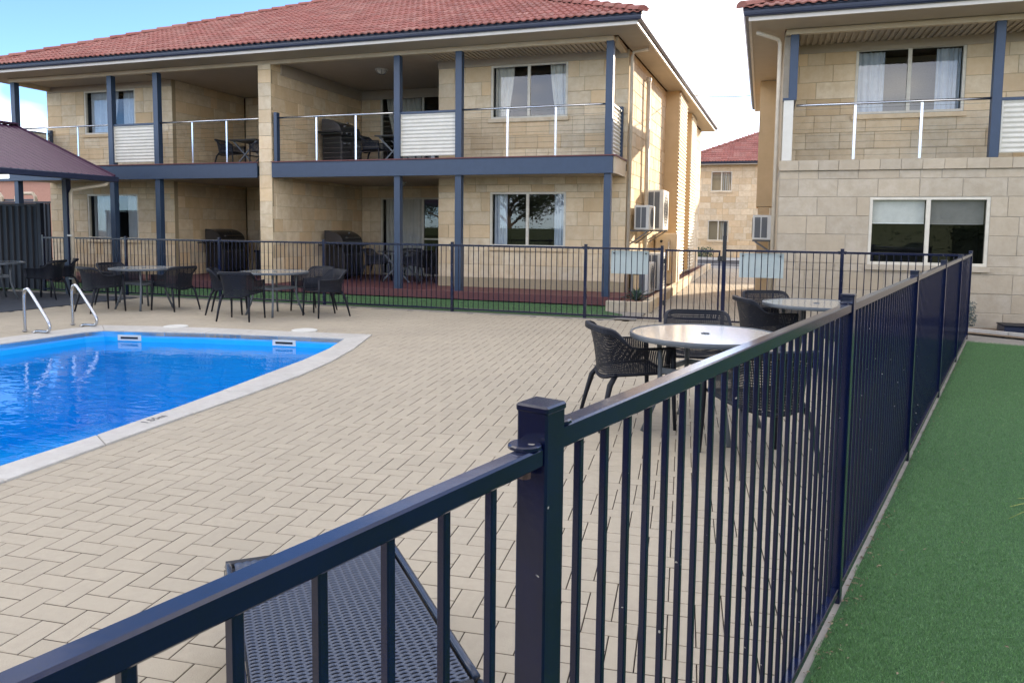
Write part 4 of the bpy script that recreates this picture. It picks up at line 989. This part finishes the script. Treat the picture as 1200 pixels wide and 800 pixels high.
# dark storage box by the left barbecue
t = empty('storage_box', (-12.4, 16.9, FG), 'dark lidded box standing right of the barbecue on the patio left of the pier', 'box')
MB().box(-12.8, -12.0, 16.6, 17.2, FG, FG+.6, b=.01).build('body', 'black', t); MB().box(-12.83, -11.97, 16.57, 17.23, FG+.602, FG+.66, b=.008).build('lid', 'chair', t)

# ---------------------------------------------------------------- ceiling lights
def ceiling_lamp(x, y, z, label):
    t = empty('ceiling_light', (x, y, z), label, 'ceiling light', 'round caged ceiling lights')
    MB().lathe([(.15, -.004), (.15, -.03), (.135, -.035)], 24, (x, y, z)).build('base', 'lamp_glass', t)
    o = MB().lathe([(.125, -.036), (.12, -.07), (.09, -.10), (.05, -.115), (.0, -.12)], 20, (x, y, z), cap=False).build('diffuser', 'lamp_glass', t, smooth=True)
    for a in (0, math.pi/3, 2*math.pi/3):
        P = [(x+math.cos(a)*.135*math.cos(b), y+math.sin(a)*.135*math.cos(b), z-.035-.095*math.sin(b)) for b in [math.pi*k/10 for k in range(11)]]
        MB().tube(P, .005, 5).build('cage_bar', 'table_metal', t)
ceiling_lamp(-8.55, 15.75, ZS+.002, 'caged round light on the upper balcony ceiling right of the stone pier')
ceiling_lamp(-12.4, 16.6, ZS+.002, 'caged round light on the upper balcony ceiling left of the stone pier')
ceiling_lamp(-8.4, 16.4, CEIL1, 'caged round light on the patio ceiling right of the stone pier')
ceiling_lamp(-11.5, 15.9, CEIL1, 'caged round light on the patio ceiling left of the stone pier')

# ---------------------------------------------------------------- curtains and blinds
W1 = (-6.94, YW); d1 = (1, 0)
def cw(x0, x1, z0, z1, lb, **k): curtain((0, YW), (1, 0), x0, x1, z0, z1, lb, **k)
cw(-5.66, -5.22, zu0, zu1, 'pale curtain at the left of the upper window near the building corner', folds=5, gather=-.35)
cw(-4.42, -4.02, zu0, zu1, 'pale curtain at the right of the upper window near the building corner', folds=5, gather=.35)
cw(-5.66, -5.36, zl0, zl1, 'grey curtain at the left of the ground window near the building corner', folds=4, m='curtain_blue')
cw(-4.28, -4.02, zl0, zl1, 'pale curtain at the right of the ground window near the building corner', folds=4, m='curtain_blue')
cw(-17.2, -16.25, zu0, zu1, 'bluish curtain at the left of the upper window near the gazebo roof', folds=9, m='curtain_blue', gather=-.2)
cw(-16.2, -15.56, zu0, zu1, 'bluish sheer curtain at the right of the upper window near the gazebo roof', folds=7, m='curtain_blue', off=-.3)
cw(-17.22, -16.35, zl0, zl1, 'bluish curtain behind the ground window near the gazebo posts', folds=8, m='curtain_blue', gather=-.2)
cw(-16.15, -15.56, zl0, zl1, 'grey curtain at the right of the ground window near the gazebo posts', folds=5, m='curtain_blue', off=-.3)
curtain((0, YR), (1, 0), -9.86, -8.74, FG+.05, FG+2.06, 'cream curtain drawn across the ground floor sliding door', folds=10)
curtain((0, YR), (1, 0), -9.84, -8.80, FU+.05, FU+2.06, 'cream curtain swept aside in the upper sliding door', folds=9, gather=.55)
curtain((0, YB), (1, 0), 1.49, 1.92, 3.6, 4.64, 'pale curtain at the left of the upper window of the right building', folds=5, m='curtain_blue')
curtain((0, YB), (1, 0), 2.72, 3.09, 3.6, 4.64, 'pale curtain at the right of the upper window of the right building', folds=5, m='curtain_blue')
curtain((0, YD), (1, 0), wx[1]-.45, wx[1]-.04, 3.62, 4.58, 'pale curtain in the upper window of the distant building', folds=4)
curtain((0, YD), (1, 0), wx[1]-.5, wx[1]-.14, 1.02, 2.0, 'pale curtain in the lower window of the distant building', folds=4)
for (xa, xb, lb, zz_) in ((1.69, 2.44, 'white roller blind half drawn in the left pane of the right building window', 1.665), (2.52, 3.27, 'grey-looking roller blind half drawn in the right pane of the right building window', 1.66)):
    t = empty('roller_blind', (xa, YF+.12, zz_), lb, 'blind', 'half-drawn roller blinds'); MB().box(xa, xb, YF+.115, YF+.118, zz_, 2.03).build('fabric', 'blind', t)
    MB().box(xa, xb, YF+.11, YF+.123, zz_-.022, zz_-.001).build('bottom_bar', 'white_box', t)

# ---------------------------------------------------------------- gazebo
gz_ = empty('gazebo', (-15.9, 8, 0), 'open gazebo with a plum corrugated gable roof and dark posts beside the pool', 'gazebo')
GX, GR, GY0, GY1, GZ, GRZ = -13.1, -15.95, 3.0, 12.4, 2.5, 3.67
sl_ = Vector((GR-GX, 0, GRZ-GZ)); Ls = sl_.length; us_ = sl_.normalized(); nn_ = Vector((-us_.z, 0, us_.x)); nn_ = nn_ if nn_.z > 0 else -nn_
rf = MB()
def ribbed(mb, O, d, up, nrm, L, H, pitch, rib, h, th=.004):
    """trapezoid-rib sheet: ribs run along 'up', repeat along d"""
    O, d, up, nrm = Vector(O), Vector(d), Vector(up), Vector(nrm); pts = []; x = 0
    while x < L:
        for xx, hh in ((x, 0), (x+pitch-rib*1.6, 0), (x+pitch-rib*1.2, h), (x+pitch-rib*.4, h)):
            if xx <= L: pts.append((xx, hh))
        x += pitch
    pts.append((L, 0)); vs = []
    for o in (0, -th):
        for xx, hh in pts: vs += [O+d*xx+nrm*(hh+o), O+d*xx+nrm*(hh+o)+up*H]
    k = 2*len(pts); fs = []
    for i in range(len(pts)-1): fs += [(2*i, 2*i+2, 2*i+3, 2*i+1), (k+2*i+1, k+2*i+3, k+2*i+2, k+2*i)]
    return mb.add(vs, fs)
corrugated(rf, (GX, GY0, GZ), (0, 1, 0), us_, nn_, GY1-GY0, Ls, pitch=.15, amp=.012, along='up')
corrugated(rf, (2*GR-GX, GY0, GZ), (0, 1, 0), Vector((-us_.x, 0, us_.z)), Vector((-nn_.x, 0, nn_.z)), GY1-GY0, Ls, pitch=.15, amp=.012, along='up')
r0 = rf.build('roof', 'purple', gz_)
b = MB()
for sx in (1, -1):
    for yy in (GY1, GY0): b.bar((GR+sx*(GX-GR), yy, GZ+.01), (GR, yy, GRZ+.01), .03, .06)
b.build('barge_capping', 'purple', r0)
MB().bar((GR, GY0-.02, GRZ+.03), (GR, GY1+.02, GRZ+.03), .28, .03).build('ridge_capping', 'purple', r0)
for sx in (1, -1):
    xg = GR+sx*(GX-GR+.04); MB().box(xg-.06, xg+.06, GY0, GY1+.02, GZ-.12, GZ-.005, b=.012).build('gutter', 'gutter', gz_)
GPX = -13.84; PY = 11.86
for x in (GPX, 2*GR-GPX):
    for y in (PY, 7.6, 3.4): MB().box(x-.06, x+.06, y-.06, y+.06, .012, GZ-.12 if False else GZ+.14, b=.004).build('post', 'gutter', gz_)
for x in (GPX, 2*GR-GPX): MB().box(x-.045, x+.045, 3.4, PY, GZ+.141, GZ+.26).build('beam', 'gutter', gz_)
for y in (PY, 7.6, 3.4): MB().box(2*GR-GPX+.046, GPX-.046, y-.04, y+.04, GZ+.141, GZ+.26).build('tie_beam', 'gutter', gz_)
MB().add([(GPX+.3, GY1-.05, GZ+.08), (2*GR-GPX-.3, GY1-.05, GZ+.08), (GR, GY1-.05, GRZ-.05)], [(0, 1, 2)]).build('gable_panel', 'soffit', gz_)
dp = MB().tube([(GX-.02, 12.25, GZ-.10), (GX-.04, 12.22, GZ-.17), (GPX+.13, PY+.02, 2.20), (GPX+.115, PY, 2.13), (GPX+.115, PY, .03)], .042, 10).build('downpipe', 'pipe', gz_, smooth=True)
for z in (1.25, .35): MB().box(GPX+.06, GPX+.165, PY-.075, PY-.045, z-.02, z+.02).build('pipe_clip', 'white_box', dp)

# ---------------------------------------------------------------- dark metal fences by the gazebo, neighbour wall
mf = empty('metal_fence', (-15.2, 12.35, 0), 'dark ribbed metal fence panel behind the gazebo table', 'fence')
ribbed(MB(), (-20, 12.36, .02), (1, 0, 0), (0, 0, 1), (0, -1, 0), 4.72, 1.86, .19, .045, .03).build('fence_sheet', 'colorbond', mf)
MB().box(-20, -15.28, 12.325, 12.40, 1.885, 1.93, b=.004).build('top_rail', 'colorbond', mf); MB().box(-15.275, -15.17, 12.32, 12.41, 0, 1.94, b=.004).build('post', 'colorbond', mf)
mf2 = empty('metal_fence', (-24, 15.5, 0), 'taller dark metal fence running from the left end of the building', 'fence')
ribbed(MB(), (-31, 15.5, .02), (1, 0, 0), (0, 0, 1), (0, -1, 0), 12.3, 2.02, .19, .045, .03).build('fence_sheet', 'colorbond', mf2)
MB().box(-31, -18.62, 15.47, 15.54, 2.045, 2.10, b=.004).build('top_rail', 'colorbond', mf2)
nb = empty('brick_house', (-36, 24, 0), 'plain salmon-pink neighbour wall beyond the dark metal fence', 'building')
MB().box(-46, -27., 24, 30, 0, 3.30).build('wall', 'pink', nb); MB().box(-46.2, -26.8, 23.85, 30.2, 3.302, 3.42).build('wall_cap', 'gutter', nb)
rk = empty('pipe_rack', (-21.5, 17, 0), 'pale tubular rack showing above the dark fence before the pink wall', 'rack')
for xa, xb in ((-23.2, -22.5), (-21.9, -21.1)):
    MB().tube([(xa, 17, 0), (xa, 17, 2.30), (xa+.1, 17, 2.40), (xb-.1, 17, 2.40), (xb, 17, 2.30), (xb, 17, 0)], .05, 8).build('hoop', 'cream', rk)
MB().bar((-23.2, 17.05, 2.2), (-21.1, 17.05, 2.2), .05, .06).build('cross_bar', 'black', rk)

# ---------------------------------------------------------------- services on the alley walls
def ac_unit(x0, x1, y0, y1, z0, z1, label, brackets=True, side=1):
    t = empty('air_conditioner', ((x0+x1)/2, (y0+y1)/2, z0), label, 'air conditioner', 'white outdoor air conditioner units')
    b = MB().box(x0, x1, y0, y1, z0, z1, b=.012).build('casing', 'white_box', t)
    w = x1-x0
    for k in range(2):
        a, c = x0+.04+k*(w*.36), x0+.04+k*(w*.36)+w*.30
        g = MB()
        for j in range(int((z1-z0-.1)/.03)): g.box(a, c, y0-.008, y0-.002, z0+.05+j*.03, z0+.065+j*.03)
        g.box(a, c, y0-.002, y0-.0005, z0+.045, z1-.045); g.build('coil_grille', 'grille', t)
    xf = x1 if side > 0 else x0; cy, cz, rad = (y0+y1)/2-.08, (z0+z1)/2, min(z1-z0, y1-y0)*.40
    g = MB()
    for q in range(5):
        rr_ = rad*(1-q*.19); g.tube([(xf+side*.012, cy+rr_*math.cos(2*math.pi*k/24), cz+rr_*math.sin(2*math.pi*k/24)) for k in range(24)], .005, 5, closed=True)
    for k in range(6): a = math.pi*k/6; g.tube([(xf+side*.012, cy-rad*math.cos(a), cz-rad*math.sin(a)), (xf+side*.012, cy+rad*math.cos(a), cz+rad*math.sin(a))], .004, 4)
    g.build('fan_guard', 'grille', t)
    if brackets:
        for yy in (y0+.08, y1-.08):
            m_ = MB(); xw = x0-.1 if side > 0 else x1+.1; m_.bar((xw, yy, z0-.02), (xf, yy, z0-.02), .035, .035); m_.bar((xw, yy, z0-.32), (xf-side*.05, yy, z0-.04), .025, .025); m_.build('bracket', 'grille', t)
    return t
ac_unit(-2.60, -2.28, 15.85, 16.72, 1.50, 2.02, 'smaller white air conditioner on wall brackets near the building corner')
ac_unit(-2.56, -2.18, 17.35, 18.35, 1.50, 2.42, 'larger white air conditioner on wall brackets just behind the smaller one')
ac_unit(-2.62, -2.22, 15.7, 16.6, .14, .80, 'white air conditioner standing low in the bed behind the agave', brackets=False)
ac_unit(-2.52, -2.12, 16.85, 17.75, .14, .98, 'tall white air conditioner standing in the bed beside the alley', brackets=False)
ac_unit(-.20, .17, 16.2, 17.1, 1.32, 1.83, 'white air conditioner on the alley side of the right building', side=-1)
t = empty('water_heater', (-2.2, 19.3, .14), 'beige upright heater box with pipes against the alley side of the left building', 'water heater')
MB().box(-2.56, -2.02, 18.9, 19.75, .14, 1.42, b=.02).build('casing', 'cream', t); MB().tube([(-2.2, 18.88, 1.25), (-2.2, 18.82, 1.2), (-2.2, 18.82, .5)], .018, 6).build('copper_pipe', 'steel', t)
MB().tube([(-2.4, 18.895, 1.22), (-2.4, 18.87, 1.22)], .035, 12).build('flue_cap', 'black', t)
MB().box(-2.35, -2.1, 18.885, 18.899, .45, .85).build('access_panel', 'tan', t)
t = empty('bollard', (-2.35, 14.75, .13), 'short tan post with a black cap standing behind the agave', 'post')
MB().lathe([(.055, 0), (.055, .48)], 14, (-2.35, 14.75, .13)).build('shaft', 'tan', t, smooth=False); MB().lathe([(.058, .481), (.06, .56), (.04, .59)], 14, (-2.35, 14.75, .13)).build('cap', 'black', t)
wr = MB(); P0, P1 = Vector((-1.93, 21.8, 5.28)), Vector((-.43, 20.0, 4.90))
wr.tube([P0.lerp(P1, k/12)-Vector((0, 0, .03*(1-(2*k/12-1)**2))) for k in range(13)], .012, 5)
tag(wr.build('power_cable', 'gutter'), 'thin dark cable strung across the alley between the two roofs', 'cable')

# ---------------------------------------------------------------- plants
ag = empty('agave_plant', (-2.22, 14.0, .13), 'spiky grey-green agave in the corner of the kerbed bed', 'plant')
for k in range(22):
    a = k*2.4+random.uniform(-.2, .2); el = R(18+62*(k/22)); L = random.uniform(.30, .42); w = .035; dv = Vector((math.cos(a)*math.cos(el), math.sin(a)*math.cos(el), math.sin(el))); sd = dv.cross(Vector((0, 0, 1))).normalized(); up = sd.cross(dv)
    c = Vector((-2.22, 14.0, .16)); vs = []
    for s, ww in ((0, .7), (.3, 1.), (.65, .75), (1, .02)):
        p = c+dv*L*s-Vector((0, 0, .10*s*s)); vs += [p-sd*w*ww+up*.012*ww, p-up*.006, p+sd*w*ww+up*.012*ww]
    MB().add(vs, [(3*i+j, 3*i+j+1, 3*i+j+4, 3*i+j+3) for i in range(3) for j in range(2)], random.random()).build('leaf', 'agave', ag)
def shrub(name, x, y, z, r, h, n_, label, m, leaf=.03, cat='shrub'):
    t = empty(name, (x, y, z), label, cat); st = MB()
    for k in range(7):
        a = k*.9; st.tube([(x, y, z), (x+.3*r*math.cos(a), y+.3*r*math.sin(a), z+h*.5), (x+.7*r*math.cos(a), y+.7*r*math.sin(a), z+h*.85)], [.008, .006, .003], 5)
    st.build('stem', 'bark', t); f = MB()
    for k in range(n_):
        while True:
            p = Vector((random.uniform(-1, 1), random.uniform(-1, 1), random.uniform(-.9, 1)))
            if .25 < p.length < 1+.25*math.sin(5*p.x+3*p.y+4*p.z): break
        c = Vector((x+p.x*r, y+p.y*r, z+h*.55+p.z*h*.5)); u = Vector((random.gauss(0, 1), random.gauss(0, 1), random.gauss(0, 1))).normalized(); v_ = u.orthogonal().normalized(); L = leaf*random.uniform(.6, 1.3)
        f.add([c-u*L, c+v_*L*.4, c+u*L, c-v_*L*.4], [(0, 1, 2, 3)], random.random())
    f.build('foliage', m, t)
shrub('garden_shrub', 2.98, 13.0, .03, .17, .42, 900, 'small grey-leaved shrub at the foot of the right building beside the fence end', 'leaf_grey', .022)
shrub('kerb_shrub', -2.9, 40.2, .0, .5, .6, 500, 'small green shrub at the foot of the distant building', 'leaf', .06)
bxr = empty('ground_box', (3.75, 12.75, .03), 'low dark box on the soil at the foot of the right building', 'box')
MB().box(3.46, 4.2, 12.72, 13.1, .03, .13, b=.01).build('body', 'gutter', bxr); MB().box(3.45, 4.21, 12.71, 13.11, .131, .15, b=.006).build('lid', 'colorbond', bxr)
# strappy plant leaning in from the right edge
sp_ = empty('strappy_plant', (2.0, 4.75, .01), 'yellow-green strappy leaves leaning over the turf from the right edge', 'plant')
for k in range(16):
    a = R(150+random.uniform(-70, 70)) if k < 9 else R(random.uniform(0, 360)); L = random.uniform(.78, .98) if k < 9 else random.uniform(.5, .7); el = R(random.uniform(12, 34) if k < 9 else random.uniform(30, 60)); w = .009
    dv = Vector((math.cos(a)*math.cos(el), math.sin(a)*math.cos(el), math.sin(el))); sd = dv.cross(Vector((0, 0, 1))).normalized(); vs = []
    for i in range(7):
        s = i/6; p = Vector((2.0, 4.75, .01))+dv*L*s-Vector((0, 0, .42*s*s*L)); ww = w*(1-s*.85); vs += [p-sd*ww+Vector((0, 0, .003)), p, p+sd*ww+Vector((0, 0, .003))]
    MB().add(vs, [(3*i+j, 3*i+j+1, 3*i+j+4, 3*i+j+3) for i in range(6) for j in range(2)], random.random()).build('leaf', 'blade_yellow', sp_)
# trees and an added hedge behind the viewer: what the window panes mirror
def tree(x, y, h, r, label, seed, n_=5200):
    rr = random.Random(seed); t = empty('shade_tree', (x, y, 0), label, 'tree', 'trees mirrored in the windows')
    tr = MB(); tr.tube([(x, y, 0), (x+.1, y, h*.25), (x-.05, y+.1, h*.5), (x, y, h*.75)], [.22, .17, .12, .05], 10); ends = []
    for k in range(9):
        a = k*2.4; z0 = h*(.3+.05*k); e = Vector((x+r*.7*math.cos(a), y+r*.7*math.sin(a), z0+h*.22)); tr.tube([(x, y, z0), ((x*.5+e.x*.5), (y*.5+e.y*.5), z0+h*.14), tuple(e)], [.09, .06, .02], 7); ends.append(e)
    tr.build('trunk', 'bark', t); f = MB(); cl = [e+Vector((rr.gauss(0, .3), rr.gauss(0, .3), rr.gauss(0, .3)))*r*.5 for e in ends for _ in range(3)]+[Vector((x, y, h*.85))]
    for k in range(n_):
        c = rr.choice(cl)+Vector((rr.gauss(0, 1), rr.gauss(0, 1), rr.gauss(0, .8)))*r*.17; u = Vector((rr.gauss(0, 1), rr.gauss(0, 1), rr.gauss(0, 1))).normalized(); v_ = u.orthogonal().normalized(); L = rr.uniform(.08, .16)
        f.add([c-u*L, c+v_*L*.4, c+u*L, c-v_*L*.4], [(0, 1, 2, 3)], rr.random())
    f.build('crown', 'leaf', t)
tree(-9.5, -8, 6.0, 2.6, 'leafy tree behind the viewpoint, the large one mirrored in the corner ground window', 3)
TL_ = ['bushy tree behind the viewpoint straight back from the near fence', 'bushy tree behind the viewpoint, back from the pool edge', 'bushy tree behind the viewpoint, back from the gazebo', 'bushy tree farther left behind the gazebo side of the pool', 'leftmost bushy tree of the row behind the viewpoint', 'bushy tree behind the viewpoint at the hedge corner beside the turf']
for k_, (x_, y_, h_, r_) in enumerate(((1.5, -11, 4.6, 2.2), (-4.5, -12.5, 4.4, 2.2), (-15, -13, 5.2, 2.6), (-21, -12, 4.6, 2.4), (-27, -9, 5., 2.6), (7.5, -10, 4.8, 2.4))):
    tree(x_, y_, h_, r_, TL_[k_], 10+k_, 3800)
hg = empty('unseen_hedge', (7.2, 1, 0), 'unseen dark hedge added beside the turf and behind the viewpoint for dark reflections', 'hedge')  # out of view; added and heightened to keep pane and fence reflections dark
hc = MB(); hc.box(6.95, 7.45, -6, 9.6, 0, 1.7); hc.box(-30, 1, -8.6, -8.1, 0, 1.5); hc.box(1.02, 9, -8.7, -8.0, 0, 3.0); hc.build('branches', 'leaf', hg)
hf = MB(); rq = random.Random(77)
for k_ in range(9000):
    if k_ % 2: c_ = Vector((6.95+rq.uniform(-.12, .62), rq.uniform(-6, 9.7), rq.uniform(0, 1.82)))
    elif k_ % 4: c_ = Vector((rq.uniform(-30, 1), -8.35+rq.uniform(-.35, .35), rq.uniform(0, 1.62)))
    else: c_ = Vector((rq.uniform(1, 9), -8.35+rq.uniform(-.4, .5), rq.uniform(0, 3.15)))
    u_ = Vector((rq.gauss(0, 1), rq.gauss(0, 1), rq.gauss(0, 1))).normalized(); v_ = u_.orthogonal().normalized(); L_ = rq.uniform(.05, .1)
    hf.add([c_-u_*L_, c_+v_*L_*.5, c_+u_*L_, c_-v_*L_*.5], [(0, 1, 2, 3)], rq.random())
hf.build('foliage', 'leaf', hg)

# ================================================================= wicker sun lounger behind the near rail
def lounger():
    o = Vector((-1.565, 2.305, 0)); dl = Vector((.670, -.742, 0)).normalized(); dw = Vector((-dl.y, dl.x, 0)); W = .575
    t = empty('sun_lounger', (o.x, o.y, 0), 'dark woven wicker sun lounger on the pavers behind the near fence rail', 'sun lounger')
    def surf(s): # height profile along the length
        return .332-.05*max(0, (.16-s)/.16)**2 if s < 1.06 else .332+.3*(s-1.06)
    def pt(s, w, dz=0.): return o+dl*s+dw*w+Vector((0, 0, surf(s)+dz))
    L1 = 1.03; L2 = 1.36
    for (s0, s1, nm) in ((0.02, L1, 'woven_seat'), (L1+.035, L2, 'woven_back')):
        mb = MB(); rows = int((s1-s0)/.0086); cols = int((W-.05)/.0046); vs = []; fs = []
        for j in range(rows):
            sc_ = s0+(j+.5)*.0086; base = len(vs)
            for i in range(cols+1):
                w = -W/2+.025+(W-.05)*i/cols; z = .0036*math.cos(math.pi*w/.0275+math.pi*j)
                for dj, zz in ((-.0053, -.0022), (0, .001), (.0053, -.0022)): vs.append(pt(sc_+dj, w, z+zz))
            for i in range(cols):
                for k in range(2): a = base+i*3+k; fs.append((a, a+3, a+4, a+1))
        mb.add(vs, fs); mb.build(nm, 'weave', t, smooth=True, kind='stuff')
        under = MB(); nseg = 12; vs = []
        for k in range(nseg+1): s = s0+(s1-s0)*k/nseg; vs += [pt(s, -W/2+.02, -.012), pt(s, W/2-.02, -.012)]
        under.add(vs, [(2*k, 2*k+1, 2*k+3, 2*k+2) for k in range(nseg)]); under.build('under_mat', 'weave_dark', t)
    for sg in (-1, 1):
        MB().tube([pt(s, sg*(W/2-.006), 0) for s in [L1*k/14 for k in range(15)]], .011, 8).build('side_rail', 'weave_rail', t, smooth=True)
        MB().tube([pt(L1+.03+(L2-L1-.03)*k/8, sg*(W/2-.006), 0) for k in range(9)], .011, 8).build('side_rail', 'weave_rail', t, smooth=True)
        sk = MB(); vs = []
        for k in range(15): s = L1*k/14; p = pt(s, sg*(W/2+.006), 0); vs += [p+Vector((0, 0, -.012)), Vector((p.x, p.y, .13))]
        sk.add(vs, [(2*k, 2*k+1, 2*k+3, 2*k+2) for k in range(14)]); sk.build('side_skirt', 'weave_dark', t)
        for s in (.12, .80): c = o+dl*s+dw*sg*(W/2-.05); MB().box(c.x-.02, c.x+.02, c.y-.02, c.y+.02, 0, .3).build('leg', 'weave_dark', t)
    MB().tube([pt(0, -W/2, 0), pt(-.012, 0, -.002), pt(0, W/2, 0)], .02, 8).build('end_rail', 'weave_dark', t)
    MB().tube([pt(L1+.012, -W/2+.02, -.008), pt(L1+.012, W/2-.02, -.008)], .012, 8).build('hinge_rail', 'weave_dark', t)
    vs = [pt(0, -W/2, -.01), pt(0, W/2, -.01)]; vs += [Vector((p.x, p.y, .12)) for p in vs]
    MB().add(vs, [(0, 1, 3, 2)]).build('end_skirt', 'weave_dark', t)
lounger()
